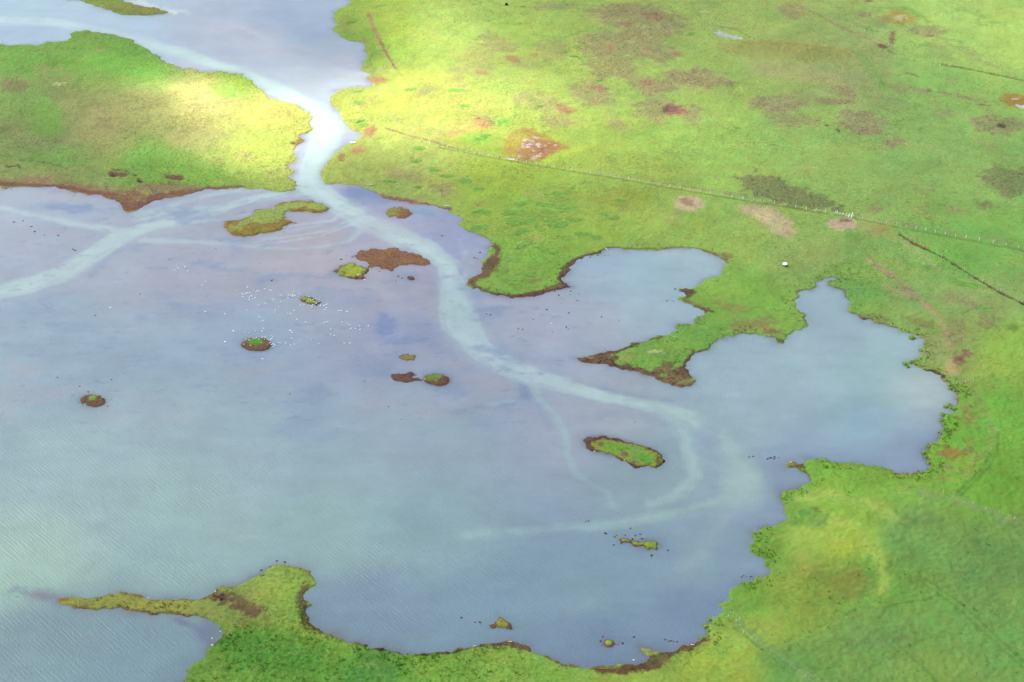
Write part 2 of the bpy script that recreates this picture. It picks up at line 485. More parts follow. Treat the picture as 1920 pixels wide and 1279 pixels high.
# ------------------------------------------------------------------ base colours (open vegetation, by place)
LANDC = [(100,100,(122,176,66)),(250,120,(118,176,64)),(250,200,(158,166,92)),(60,200,(135,175,80)),(60,250,(140,165,88)),(180,240,(155,162,92)),(350,250,(166,170,96)),(400,180,(176,176,104)),(500,200,(176,182,88)),(500,280,(156,180,74)),(300,300,(120,175,66)),(100,300,(128,170,75)),(100,335,(152,156,88)),(450,150,(140,185,60)),(350,330,(125,175,60)),
 (720,60,(150,186,62)),(850,60,(160,192,84)),(1000,50,(154,190,78)),(850,200,(160,174,76)),(700,200,(156,176,72)),(1000,150,(158,188,80)),(1200,50,(152,180,82)),(1300,150,(148,182,80)),(1400,60,(156,186,86)),(1500,100,(150,175,84)),(1600,130,(152,172,95)),(1800,60,(162,200,92)),(1900,60,(165,205,90)),(1750,150,(138,188,84)),(1500,250,(142,182,84)),(1350,270,(146,186,78)),(1700,280,(138,180,84)),(1850,330,(142,186,86)),(1600,330,(146,184,84)),(1200,330,(146,178,70)),(950,340,(150,182,56)),(760,300,(162,182,84)),(760,340,(152,180,80)),(1000,400,(146,182,66)),(1150,400,(150,184,66)),(1250,430,(142,180,74)),(1000,480,(132,182,64)),(950,520,(132,178,66)),(1450,440,(146,182,78)),(1500,480,(150,178,84)),(1400,560,(130,182,64)),(1300,630,(120,172,64)),(1600,560,(120,176,70)),(1650,480,(138,182,80)),(1850,450,(130,188,76)),(1800,480,(125,184,72)),(1700,560,(138,176,84)),(1850,560,(144,176,88)),(1890,650,(148,192,66)),(1800,650,(132,168,78)),(1870,800,(114,178,58)),(1850,900,(108,172,50)),(1800,850,(118,178,54)),(1600,900,(122,182,56)),(1550,950,(136,186,60)),(1600,1000,(148,192,62)),(1480,940,(114,168,58)),(1430,1030,(114,164,54)),(1700,1000,(114,168,78)),(1850,1050,(108,158,76)),(1650,1100,(112,168,64)),(1550,1080,(122,164,58)),(1480,1110,(132,168,58)),(1400,1130,(114,168,54)),(1400,1180,(146,178,64)),(1350,1250,(152,182,56)),(1500,1250,(104,160,68)),(1650,1200,(110,162,76)),(1850,1200,(110,164,76)),(1750,1250,(120,166,70)),(1200,1265,(146,182,60)),(1000,1250,(136,180,60)),(800,1250,(118,172,54)),(600,1200,(124,172,54)),(550,1230,(94,162,50)),(450,1200,(84,152,44)),(400,1265,(112,162,54)),(700,1260,(96,158,54)),(520,1090,(146,180,68)),(540,1130,(138,180,62)),(470,1130,(142,158,72)),(300,1140,(148,158,64)),(200,1130,(148,160,62)),(200,5,(130,160,60))]
WATERC = [(50,60,(160,188,215)),(200,30,(170,192,220)),(420,60,(172,178,206)),(560,50,(158,172,205)),(600,120,(176,182,206)),(500,100,(174,180,206)),(50,370,(165,175,202)),(80,460,(162,168,198)),(200,500,(166,172,200)),(100,600,(150,170,198)),(300,520,(168,169,197)),(450,500,(170,168,193)),(600,470,(178,168,191)),(600,600,(163,168,197)),(700,560,(164,162,190)),(780,560,(164,160,188)),(750,620,(152,157,196)),(500,620,(152,168,200)),(300,650,(154,173,200)),(100,700,(150,173,200)),(300,750,(155,175,196)),(100,850,(153,178,195)),(500,850,(152,175,195)),(300,950,(150,179,191)),(50,1050,(160,192,190)),(600,1000,(150,180,190)),(300,1050,(142,172,186)),(100,1200,(122,152,176)),(250,1220,(122,152,180)),(800,1000,(146,174,190)),(700,1150,(122,146,180)),(900,1150,(126,152,184)),(1100,1200,(118,140,180)),(1100,1100,(132,157,185)),(1300,1050,(140,162,190)),(1300,1150,(126,146,186)),(1400,980,(150,165,196)),(850,800,(156,172,195)),(900,720,(160,165,192)),(1050,780,(163,168,196)),(1150,760,(168,170,194)),(1000,620,(168,172,200)),(1100,640,(164,170,202)),(1200,520,(160,182,210)),(1150,580,(163,178,206)),(1300,490,(162,183,206)),(1450,720,(160,180,206)),(1550,600,(162,180,206)),(1650,700,(162,188,206)),(1750,720,(178,188,206)),(1600,800,(150,175,202)),(1500,850,(152,167,200)),(1700,870,(148,160,198)),(1400,800,(158,178,202)),(1450,900,(146,160,192)),(1250,900,(150,170,190)),(1350,700,(160,180,206)),(700,420,(162,162,202)),(830,420,(160,162,204)),(720,450,(178,168,195))]  # open water, with the lilac-blue sky reflection put into its colour

HE = (152,140,98); HD = (122,126,80); MU = (132,88,78); TA = (192,176,134); RE = (160,104,86); LG = (112,178,58); DG = (92,150,62); YG = (165,190,70); OR = (165,130,50); DK = (70,48,44)
# (kind, colour, geometry, soft m, noise m, noise wavelength, strength, width px, height change)
def Z(ox, oy, x, y, rx, ry): return ell(ox + x / 3.762, oy + y / 3.762, rx / 3.762, ry / 3.762)
PAINT = []
def pe(c, x, y, rx, ry, ang=0, soft=2.0, na=2.5, wl=4.0, st=0.8, dz=0): PAINT.append(('poly', c, ell(x, y, rx, ry, ang), soft, na, wl, st, None, dz))
def pp(c, pts, soft=1.0, na=1.2, wl=3.0, st=0.9, dz=0): PAINT.append(('poly', c, pts, soft, na, wl, st, None, dz))
def pl(c, pts, w, soft=0.8, na=0.5, wl=3.0, st=0.9, dz=0): PAINT.append(('line', c, pts, soft, na, wl, st, w, dz))

# heath on the upper right plain
pp(HE, [(1095,15),(1150,5),(1230,10),(1270,30),(1288,52),(1270,62),(1235,78),(1180,68),(1140,45),(1100,25)], 2.5, 5, 4, .75)
pp(HE, [(1095,60),(1150,58),(1200,70),(1250,85),(1285,105),(1240,120),(1180,105),(1200,125),(1190,145),(1140,150),(1110,140),(1105,110),(1085,80)], 2.5, 6, 4, .7)
pp(HE, [(1260,128),(1330,130),(1370,150),(1385,158),(1330,165),(1280,162),(1240,178),(1205,180),(1190,160),(1180,145),(1230,148)], 2, 4, 4, .85)
pe(HE, 1110, 175, 45, 22, 8, 2.5, 4, 4, .7); pe(HE, 1010, 190, 55, 18, 12, 2.5, 4, 4, .55); pe(HE, 1230, 205, 42, 22, 0, 2.5, 5, 4, .75); pe(HE, 1300,215,18,18,0,2,3,4,.7)
pe(HE, 1045, 225, 30, 12, 5, 2, 3, 4, .6); pe(HE, 1160, 235, 20, 8, 15, 2, 3, 4, .6); pe(HE,900,115,40,30,0,3,6,4,.4); pe(HE,930,80,40,14,20,2.5,4,4,.6)
pe(HE, 1032, 95, 30, 22, 0, 3, 5, 4, .5); pe(HE,985,120,30,10,0,2.5,4,4,.5); pe(HE,860,150,14,24,-10,3,4,4,.5)
pe(HE, 1040, 12, 40, 8, 0, 2.5, 3, 4, .55)
for a in [(905,136,14,4),(960,110,15,6),(1003,103,8,4),(1063,205,22,7),(1118,165,18,5),(1060,208,12,5),(1116,194,7,3),(1143,88,9,4),(1216,91,10,3),(1216,154,12,6),(1175,45,16,5),(1222,30,22,6),(907,228,20,9),(1270,100,10,4)]:
    pe(RE, a[0], a[1], a[2], a[3], 10, 1.2, 1.2, 3, .6)
pe((158,112,92), 1268, 206, 24, 9.5, 4, 0.9, 1.8, 2, .9, -0.35); pe((112,82,78), 1251, 203, 8, 6, -20, .7, 1.2, 1.5, .8, -0.15); pe((116,84,80), 1264, 204, 5, 5, 20, .7, 1, 1.5, .6); pl(HD, [(1220,210),(1245,210)], 1.5)
pe(HE, 1455, 195, 55, 17, 4, 2.5, 4, 4, .8); pe(HE, 1615, 230, 46, 24, 12, 2, 4, 4, .85); pe(HE, 1560, 190, 38, 8, 6, 1.5, 2, 4, .85); pe(HE, 1580, 171, 26, 9, 10, 1.8, 3, 4, .7)
pe(HE, 1480, 222, 50, 14, 10, 2.5, 5, 4, .65); pe(HE, 1677, 266, 18, 8, 4, 1.5, 2.5, 4, .85); pe(HE, 1500,180,35,8,0,2,3,4,.5)
pe(DK, 1550, 235, 5, 2, 10, .5, .4, 2, .7); pe(DK, 1572, 245, 5, 3, 30, .5, .4, 2, .7)
pp(HD, [(1385,330),(1420,322),(1460,335),(1500,352),(1560,375),(1582,385),(1570,394),(1520,392),(1470,382),(1420,368),(1392,352)], 1.5, 3.5, 3.5, .85)
pl(DK, [(1400,372),(1450,382),(1500,392),(1545,398)], 1.5, 0.8, 1.2, 3, .55)
pp(HD, [(1825,330),(1870,312),(1930,320),(1940,360),(1890,375),(1860,350)], 2, 4, 4, .75)
pe(HD, 1850, 385, 12, 6, 0, 1.5, 2, 3, .7); pe(HD, 1838, 383, 10, 6, 10, 1.5, 2, 3, .6); pe(HE, 1640, 392, 20, 7, 6, 1.5, 2, 3, .7); pe(HE,1750,355,8,5,0,1.5,2,3,.6); pe(HE,1790,392,14,7,0,1.5,2,3,.5)
pl(HE, [(1600,402),(1650,412),(1700,422),(1720,424)], 3.5, 1, 1.2, 3, .85); pl(HE, [(1770,434),(1830,445),(1920,462)], 3, 1.5, 1.5, 3, .6)
pl(HE, [(1100,322),(1200,336),(1300,352),(1400,368)], 2.5, 1, 1.5, 3, .65)
pe(HE, 1485, 20, 26, 14, 12, 2.5, 3, 4, .75); pe(HE, 1618, 27, 16, 6, 4, 1.5, 2, 3, .8); pe(OR, 1685, 33, 30, 14, 0, 3, 3, 4, .6); pe((200,200,140), 1688, 33, 10, 5, 0, 1, 2, 2, .6); pe(HE,1735,58,38,12,4,2,3,4,.7); pe(MU,1628,2,8,2.5,0,.7,.5,2,.8); pe(HE,1655,40,14,10,0,3,3,4,.5)
pl(HE, [(1490,6),(1530,25),(1580,52),(1620,68),(1655,88)], [2,3,4,3.5,3], .7, .6, 3, .9, -.2); pe(MU, 1655, 87, 9, 4, 10, .8, .8, 2, .9); pl(MU, [(1675,60),(1673,72),(1672,80)], 5, 1, 1.2, 2, .8); pe(MU,1742,67,8,3,0,.8,.8,2,.7); pl(MU,[(1662,92),(1678,102)],2,.6,.6,2,.6)
pl((96,92,58), [(1762,120),(1800,126),(1850,136),(1925,152)], [1.5,2,2.4,2.6], .6, .5, 2, .95, -.5); pl(HE,[(1810,88),(1830,110),(1870,125),(1900,130)],[8,8,6,4],3,3,3,.5)
pl(MU, [(1685,141),(1705,137),(1722,144)], [2,3,1.5], .8, .8, 2, .7); pe(HE,1700,167,40,10,10,2.5,3,4,.5); pl(HE,[(1740,170),(1790,178),(1840,192)],[5,6,5],1.5,2,3,.75); pe(MU,1742,170,6,3,0,.7,.6,2,.7); pl(MU,[(1835,196),(1855,198)],2.2,.5,.3,2,.8)
pp(HE, [(1810,225),(1860,218),(1925,225),(1925,240),(1880,252),(1840,245)], 2, 4, 3.5, .75); pe(DK, 1878, 235, 8, 4.5, 0, .6, 1, 2, .8); pe(OR,1905,188,30,13,8,2,1.5,3,.85); pe((215,215,215),1915,200,8,3,10,.4,1.2,1.5,.8); pe((215,215,215),1905,186,8,1.5,0,.4,.8,1.5,.5)  # white water in the orange bog is sky reflection painted as colour
pe(HE,1770,212,30,8,0,2.5,3,3,.5); pe((130,150,85),1670,195,45,14,8,3,2,4,.5)
pp((150,155,78), [(1330,90),(1400,75),(1500,82),(1590,92),(1610,105),(1560,118),(1450,110),(1380,105)], 4, 3, 6, .65); pl((165,150,75),[(1400,80),(1500,83),(1560,90)],[4,5,3],2,1.5,4,.7); pp((165,165,105),[(1400,115),(1500,118),(1600,140),(1600,165),(1500,150),(1410,140)],4,4,5,.6)
pe((185,200,195), 1352, 62, 10, 3, 20, .4, 2.2, 1.5, .85); pe((185,200,195), 1366, 68, 16, 4, 10, .4, 2.6, 1.5, .85); pe((205,218,215),1385,72,7,1.8,5,.4,.8,1.5,.8); pe((200,215,205),1411,73,4,1,5,.4,.4,1,.8); pl((90,115,60),[(1340,48),(1380,55),(1415,74)],1,.6,.5,2,.6); pe((205,205,165),1322,22,8,1.5,0,.4,.8,1.5,.6)  # puddles, their pale sky reflection painted onto the ground
# bog pool
pp((160,150,62), [(945,262),(965,245),(985,239),(1005,245),(1040,262),(1072,276),(1045,287),(1010,302),(970,303),(940,290)], 1.6, 1.2, 4, .9)
pp((158,118,76), [(980,270),(1000,262),(1040,268),(1060,276),(1020,295),(985,300),(965,290)], 1.6, 1.5, 3, .8)
pe((225,215,220), 1008, 273, 28, 14, 20, .3, 4.5, 1.6, .0)
pl((165,200,60), [(1120,270),(1060,285),(1020,305)], [5,9,6], 1.5, 1, 3, .6)
for a in [(870,255,32,13),(945,226,17,6),(1000,400,0,0)]:
    if a[2]: pe((120,185,58), a[0]+20 if a[0]==870 else a[0], a[1]+3, a[2], a[3], 0, 1.5, 1.5, 4, .7)
# brown strips, tracks and ditches of the upper middle
pl((165,125,100), [(691,26),(700,50),(712,75),(722,95),(735,118),(744,130)], [3.5,3,3,3.5,3,1.5], .7, .7, 2, .85); pl(MU,[(715,80),(726,103),(742,128)],[1.5,2.2,1.2],.6,.7,2,.7,-.2); pl((150,150,70),[(744,130),(760,150),(775,162),(830,165)],[1,1,1,.6],.6,.3,2,.6)
pl(MU, [(724,240),(760,252),(800,262),(840,275),(870,282)], [1.8,2,2.3,2.3,1.5], .7, .5, 2, .85, -.2); pl(HE, [(870,282),(920,292),(990,303),(1005,308)], [2,2,1.5,1], .8, .5, 2, .8); pl(MU,[(695,16),(725,9)],1.2,.6,.5,2,.6)
pe((170,115,85), 705, 150, 18, 7, 0, 1.5, 2, 2, .7); pe((165,112,86), 693, 248, 14, 8, -30, 1.2, 1.8, 2, .85); pe((176,128,88), 670, 283, 18, 6, -15, 1.2, 1.8, 2, .75); pe(MU,640,295,8,6,-20,1,1.8,2,.75); pe(HE,676,196,12,6,25,1.5,1.5,2,.6)
pe(HE,798,172,18,6,-20,1.5,2,2,.7); pe((172,112,76),905,228,16,9,20,1.2,1.2,2,.8); pe((175,160,90),880,240,50,14,-10,3,5,3,.55); pe((175,160,90),800,250,35,14,10,3,4,3,.4)
pe(HE,745,225,12,5,25,1.2,1.5,2,.6); pe(HE,650,45,10,16,0,1.5,2,2,.4)
# lower plain, tan patches
pe(TA, 1292, 381, 26, 14, 6, 1.6, 2, 2.5, .9); pe((140,105,80),1290,380,15,6,20,1,2,2,.6)
pp(TA, [(1385,385),(1420,384),(1455,392),(1478,408),(1492,435),(1478,447),(1455,438),(1425,418),(1395,400)], 1.8, 2, 2.5, .8)
pe((200,178,140), 1580, 421, 28, 12, 4, 1.5, 1.5, 2, .9); pe((128,84,76), 1585, 413, 12, 4, 5, 1, 1.5, 2, .8); pe((165,165,90), 1640, 425, 32, 12, 10, 2.5, 2, 3, .6); pe((165,150,90),1645,430,18,7,6,1.5,1.5,2,.6)
pe((158,150,90),1262,405,18,12,-20,2.5,3,3,.5)
pe((140,158,50),1175,372,45,20,4,3,2,5,.6)
pl((190,160,115), [(1628,488),(1645,500),(1665,513)], [4,7,8], 1.4, 1.5, 2.5, .8); pl(HE,[(1665,513),(1690,530),(1705,545)],[5,6,5],1.6,2,3,.7)
pl((185,160,110), [(1655,535),(1680,545),(1710,555),(1740,575),(1765,600),(1775,625),(1785,660)], [2.5,3,5,4.5,4,3,3], 1.2, 1.4, 2.5, .8); pe(HE,1705,548,28,12,20,2,3,3,.6)
pe((100,165,72),1630,545,30,16,10,3,3,4,.6); pe(HE,1800,560,40,14,15,2.5,4,3,.55); pe(HE,1790,620,30,24,30,2.5,4,3,.55); pe((185,160,110),1785,690,16,16,0,1.6,2,2,.6); pe(MU,1808,662,18,7,-35,1.2,2.5,2,.85); pe(MU,1800,675,9,9,-30,1.2,2,2,.75); pe(HE,1850,605,18,9,0,2,3,3,.6); pe(HE,1855,580,40,10,20,2.5,4,3,.4); pe(HE,1755,650,30,22,30,2.5,5,2.5,.45)
pl((84,70,52), [(1688,440),(1705,450),(1735,466),(1775,485),(1820,515),(1870,545),(1925,572)], [1.8,2.4,2.6,2,2,2.2,2.4], .6, .6, 2, .95, -.6); pl((135,70,50),[(1708,453),(1738,467)],[2,2.5],.5,.5,2,.85,-.1); pl((165,175,115),[(1690,450),(1740,490),(1790,518)],[5,7,5],2,2.5,2,.5)
pe((75,110,40),1900,615,12,8,20,1.8,1,3,.55); pe((90,130,50),1875,600,10,5,0,1.8,1,3,.4); pe((150,120,60),1785,850,22,11,0,1.6,1.8,2.5,.8); pl(HE,[(1795,690),(1830,740),(1850,780),(1865,810),(1855,840),(1830,860),(1810,900)],[3,3,3,2,1.5,1.5,1.2],1.2,1.5,2.5,.5); pe(MU,1820,845,8,6,-30,1.2,2,2,.6); pe((150,120,70),1815,785,14,10,30,1.8,3,2,.6); pe((150,120,70),1818,828,6,5,0,1.4,1.5,2,.6); pe(HE,1780,878,12,5,0,1.5,2,2,.6)
pe((150,130,75),1815,765,10,6,0,1.5,2,2,.6)
# right lower field
pl((76,124,50), [(1690,940),(1640,960),(1618,990),(1630,1030),(1650,1060)], [2,3,3,3,2], 2.5, 1, 5, .45); pl((165,195,70),[(1640,1010),(1655,1050),(1665,1080),(1655,1110)],[6,6,5,4],3,2,5,.6)
pl((164,200,84),[(1500,935),(1560,925),(1640,945),(1690,975)],[10,16,14,8],3,2,5,.65); pl((160,196,78),[(1540,965),(1600,985),(1630,1020),(1652,1060),(1655,1100),(1640,1130)],[14,12,8,7,7,4],2,1.5,5,.7)
pp((84,142,54),[(1500,962),(1530,952),(1552,966),(1545,985),(1500,990),(1485,978)],1.5,1.5,3,.55); pp((126,142,56),[(1548,1095),(1570,1078),(1605,1068),(1628,1082),(1625,1105),(1590,1118),(1555,1112)],2.5,2,3,.75); pl((104,150,56),[(1520,1130),(1580,1122),(1625,1108),(1645,1080)],[2,4,4,2],1.5,1.5,3,.6)
pe((104,152,68),1840,1020,50,16,15,4,4,4,.6); pe((98,150,70),1860,1070,50,24,10,5,5,5,.5); pe((126,150,58),1585,1095,45,22,-8,4,3,4,.6); pe((80,135,58),1525,970,28,12,35,2,3,3,.6); pe((95,150,80),1730,970,40,14,5,3,4,3,.5); pe((82,145,66),1495,1250,60,12,20,4,4,3,.4); pe((100,142,68),1650,1205,70,12,0,4,4,3,.4); pe((160,190,80),1520,1020,50,40,0,5,6,4,.35); pe((165,195,55),1575,1030,30,16,0,3,3,3,.6); pe((150,160,70),1510,1070,25,12,0,3,3,3,.5)
pl((90,138,54),[(1648,1158),(1660,1140),(1690,1130),(1735,1125),(1758,1115)],[1.5,1.5,1,1,1],.6,.3,3,.75); pl((90,138,54),[(1735,1085),(1800,1130),(1870,1195),(1920,1240)],[1.5,1.5,1.5,1.5],.6,.3,3,.75); pl((90,138,54),[(1728,1092),(1790,1135),(1860,1200),(1915,1250)],[1.2,1.2,1.2,1.2],.6,.3,3,.6); pl((90,138,54),[(1690,1215),(1740,1260),(1765,1290)],[1.2,1.2,1.2],.6,.3,3,.65); pl((90,138,54),[(1800,930),(1850,880),(1870,850),(1872,810)],[.9,.9,.9,.9],.6,.3,3,.7); pl((90,138,54),[(1792,928),(1840,880),(1860,850)],[.9,.9,.9],.6,.3,3,.7)
pl((118,158,84), [(1378,1162),(1400,1180),(1430,1205),(1470,1235),(1530,1280),(1580,1320)], [5,7,8,9,10,12], 1.2, 2.5, 1.6, .75); pl((98,140,62),[(1372,1172),(1400,1194),(1450,1235),(1510,1290)],[1,1.2,1.2,1.2],.6,.5,2,.6)
pl((150,150,95),[(1790,936),(1850,956),(1900,974),(1940,988)],[1.2,1.6,1.6,1.6],.7,.8,2,.7); pl((125,160,100),[(1725,925),(1790,938),(1860,965),(1930,992)],[6,6,5,5],2,3,2,.5)
# headland
pp((118,182,60),[(0,95),(80,100),(200,105),(290,120),(340,140),(280,150),(200,130),(100,122),(0,112)],3,3,5,.5)
pp((160,158,95), [(50,130),(85,118),(110,125),(150,165),(200,200),(230,240),(190,265),(130,255),(115,215),(95,175)], 3, 6, 3, .5); pe((145,135,92),28,160,30,13,0,1.8,2.5,3,.75); pe((140,145,80),20,250,28,18,20,3,5,3,.55); pe(HE,100,268,45,10,0,2.5,4,3,.5)
pe((120,180,55),90,225,30,34,-20,3,3,4,.5); pe((110,165,60),65,245,14,6,0,2,1.5,3,.5); pe((130,185,60),420,170,24,14,20,2,2,4,.7); pe((165,150,100),465,292,14,5,20,1.2,2,2,.5); pe((210,215,130),110,157,12,3,0,.5,1.6,1.5,.6)
pl((110,170,55),[(0,293),(100,300),(200,305),(300,312),(420,322)],[4,5,5,6,6],1.8,1.5,4,.6)
pp((150,124,92),[(-100,335),(0,335),(70,332),(140,340),(200,350),(230,352),(280,345),(340,345),(400,348),(425,354),(372,360),(292,374),(255,396),(239,398),(215,374),(159,365),(80,350),(0,350),(-100,350)],1.5,2.5,2.5,.8)
pl((132,84,70),[(-60,345),(0,345),(60,347),(120,350),(170,361),(215,368),(240,385),(262,385),(295,370),(350,360),(400,353),(430,350),(455,350)],[5,5,4,4,4,6,12,10,7,5,4,3,2],.9,1,2,.85,-.12)
pe((150,95,72),248,368,16,9,0,1.5,2,2,.6); pe((165,170,80),225,352,16,5,0,1.5,1.5,2,.6); pe((160,160,75),275,360,12,4,0,1.5,1.5,2,.6)
# eroded peat hollows on the headland
for a in [(212,326,9,5,0),(226,327,14,4.5,8),(262,338,6,3.5,20),(326,331,19,5,3),(335,333,10,4.5,0)]:
    pe((120,88,76), a[0], a[1], a[2], a[3], a[4], .6, 1.0, 2, .95, -.5)
pe((62,42,44),211,328,6,4,0,.5,.7,2,.8,-.3); pe((62,42,44),261,339,5,2.6,10,.4,.6,2,.8,-.3); pl((80,70,50),[(212,318),(235,320),(255,330)],1.2,.5,.7,2,.7); pl((80,62,52),[(312,332),(322,336),(340,337)],1.2,.5,.5,2,.7)
pl((55,42,40),[(16,313),(24,312),(34,309)],[2.2,1.8,2],.4,.5,2,.9,-.4); pe((135,115,88),11,311,5,3,0,.6,.7,2,.8); pl((100,90,65),[(38,300),(70,302),(120,312),(125,316)],[1.5,1.5,2,1.5],.8,1.5,2,.6); pl((85,72,55),[(34,309),(38,316)],[1.5,1.8],.4,.4,1,.8)
pl((120,80,64), [(580,250),(566,262),(555,278)], [4,5,3], .8, 1.5, 1.6, .8, -.15); pl((120,95,55),[(545,290),(540,310),(545,322)],[3,3,2],.8,1.5,1.6,.55)
pe((70,45,45),549,268,4,2.5,0,.5,.8,1.5,.8)
# reddish beach under the sunlit bank
pl((150,98,84),[(640,350),(690,359),(720,370),(760,376),(798,384)],[2,3.5,4.5,4.5,4],.8,.8,2,.95,-.15); pl((135,100,66),[(690,362),(720,371),(800,386)],[1,1.5,1.5],.6,1.2,1.2,.4); pl((120,82,66),[(800,384),(820,389),(845,392)],[3,2.5,2],.7,.8,2,.85,-.1); pe(HE,830,355,22,12,20,2,3,1.8,.7); pe(HE,900,383,10,4,0,1.5,1.5,2,.6); pe(HE,760,330,45,10,10,2.5,4,2,.5)
# shores: bare mud banks
pl((118,72,62),[(928,455),(932,470),(928,485),(918,500),(905,513),(885,525)],[3,4,6,8,8,5],.8,1.5,2,.85,-.12); pl((110,66,60),[(880,530),(900,543),(930,552),(970,557),(1010,552),(1045,544),(1065,538)],[3,3,3,4,5,5,4],.8,.9,2,.85,-.12)
pl((104,64,58),[(1068,536),(1058,522),(1062,503),(1078,488),(1105,478),(1130,471),(1140,466)],[4,7,5,4,3,3,1.5],.7,.6,2,.9,-.12); pe((140,90,70),1004,527,12,4,-10,1.2,1.5,2,.6)
pl((105,80,55),[(1140,464),(1200,467),(1260,464),(1305,466)],[1,1.2,1.2,1.2],.5,.5,2,.7); pl((118,88,66),[(1310,468),(1340,478),(1358,490)],[2,4,4],.8,1.2,1.6,.85,-.1); pe((125,95,68),1362,480,12,6,15,1,1.8,1.5,.7)
pl((100,62,58),[(1280,541),(1292,548),(1290,556)],[4,6,3],.6,.6,2,.9,-.1); pl((120,85,62),[(1280,560),(1300,570),(1325,582),(1335,582)],[2,3,4,3],.7,1,1.5,.85,-.08); pe((150,110,80),1370,575,30,10,15,2,3,1.6,.4)
pl((100,64,56),[(1240,632),(1200,640),(1175,652),(1150,660),(1110,664),(1082,671)],[1.2,1.5,3,3,3,3],.6,.8,1.6,.85,-.08)
pl((108,70,62),[(1085,674),(1120,680),(1160,688),(1200,696),(1230,706),(1260,718),(1290,720)],[3,5,5,4,5,5,4],.8,1.6,1.6,.85,-.1); pe((108,70,62),1245,692,22,9,-20,1.2,2,1.6,.8); pe((112,74,62),1278,708,14,12,20,1.2,2,1.6,.7); pl((104,66,58),[(1287,690),(1290,675),(1302,664),(1320,658)],[3,3,3,2],.6,.8,1.5,.85,-.08); pe((185,200,130),1230,660,14,4,0,.7,1.5,1.2,.7); pe((150,170,80),1170,670,25,8,-10,1.5,2,1.5,.6); pe((95,150,66),1240,665,16,6,0,1,1,2,.6)
pp((112,76,64),[(1078,671),(1100,665),(1125,661),(1150,662),(1158,672),(1148,682),(1175,688),(1210,694),(1245,700),(1262,690),(1282,688),(1292,702),(1300,722),(1265,724),(1240,716),(1218,704),(1165,694),(1118,683),(1086,676)],.8,1.6,1.6,.85)
pe((128,158,66),1242,703,9,3.5,0,.7,.8,1.5,.8); pe((140,140,62),1285,716,12,5,0,.8,1.2,1.5,.6); pe((150,150,62),1100,670,12,3,0,.8,1,1.5,.6); pl((104,68,62),[(1300,655),(1292,672),(1286,690),(1298,706)],2.5,.6,.8,1.5,.8)
pp((112,70,62),[(1056,508),(1068,512),(1072,530),(1078,540),(1045,548),(1010,556),(975,561),(935,557),(925,551),(970,551),(1005,545),(1035,535),(1050,525)],.8,1.4,1.6,.85)
pl((104,72,60),[(1390,628),(1430,633),(1452,634),(1466,640)],[1,1.5,3,3],.7,1,1.5,.8,-.08); pe((140,90,76),1450,622,18,6,0,1.2,1.6,1.5,.75); pe((150,120,80),1410,610,45,12,-8,2,4,1.6,.6)
pl((110,90,60),[(1600,592),(1640,604),(1690,617)],[1.5,2.5,1.5],.7,1.2,1.6,.75); pe((130,120,80),1640,598,40,8,10,1.5,3,1.6,.5); pe((120,100,66),1730,605,30,8,15,1.5,3,1.6,.5)
pl((74,50,50),[(1735,694),(1750,697),(1768,706)],[2,4,3],.5,.7,1.5,.9,-.05); pl((120,85,68),[(1715,684),(1750,690)],[1.5,2],.6,1,1.5,.6)
pl((108,66,54),[(1680,888),(1712,888),(1734,880)],[1,1.2,1.5],.5,.6,1.5,.8); pl((150,165,70),[(1560,872),(1640,880),(1740,892),(1790,900)],[3,5,4,4],1.8,1.5,3,.6); pl((95,160,52),[(1515,862),(1580,868),(1640,876),(1672,884)],[2,3,3,2],.8,.8,2,.6)
pe((95,66,54),1492,872,20,6,10,1,1.5,1.6,.85); pe((140,140,55),1488,870,10,3.5,0,.8,1.2,1.5,.7); pl((95,60,52),[(1495,876),(1512,888),(1518,900)],[2,2,1.5],.6,.6,1.5,.85)
pl((96,58,50),[(1325,1200),(1290,1212),(1262,1222),(1235,1235),(1215,1246),(1180,1254),(1140,1256),(1115,1252)],[2.5,5,6,8,8,6,6,3],.8,1,1.8,.9,-.12); pe((140,84,66),1245,1240,14,6,-10,1,1.2,1.6,.7); pe((150,160,70),1215,1218,14,5,20,.9,1,1.6,.8); pl((110,74,60),[(1115,1250),(1080,1249),(1045,1242)],[1.5,1.5,1],.5,.5,1.5,.8)
pl((105,78,60),[(885,1211),(920,1208),(960,1206),(985,1213),(1003,1222)],[2,4,6,6,3],.7,1,1.6,.9,-.1)
pl((84,52,44),[(1002,1222),(1030,1233),(1056,1245)],[1,1.5,1],.5,.4,1.5,.7); pl((78,46,42),[(880,1215),(847,1223),(799,1227),(746,1222),(700,1214),(640,1199),(606,1187),(585,1174)],[1.5,2,2,2,2,1.5,2,4],.5,.5,1.5,.85,-.05)
pl((92,62,52),[(585,1178),(572,1165),(566,1145),(566,1120),(570,1105),(582,1098)],[6,4,4,5,5,3],.7,1,1.6,.8,-.08); pl((130,130,60),[(575,1100),(584,1085),(572,1070),(550,1063)],[6,7,5,3],1.2,1.2,2,.6)
pp((112,84,62),[(404,1110),(425,1112),(455,1118),(490,1130),(498,1145),(475,1155),(455,1150),(440,1140),(415,1132),(400,1120)],1.2,2.5,1.8,.85); pe((95,62,54),412,1122,16,9,20,1,1.5,1.6,.7); pe((110,80,60),455,1162,10,10,0,1.5,2,1.6,.6); pl((100,72,56),[(415,1178),(418,1195),(402,1208)],[3,3,2],.7,1,1.5,.7)
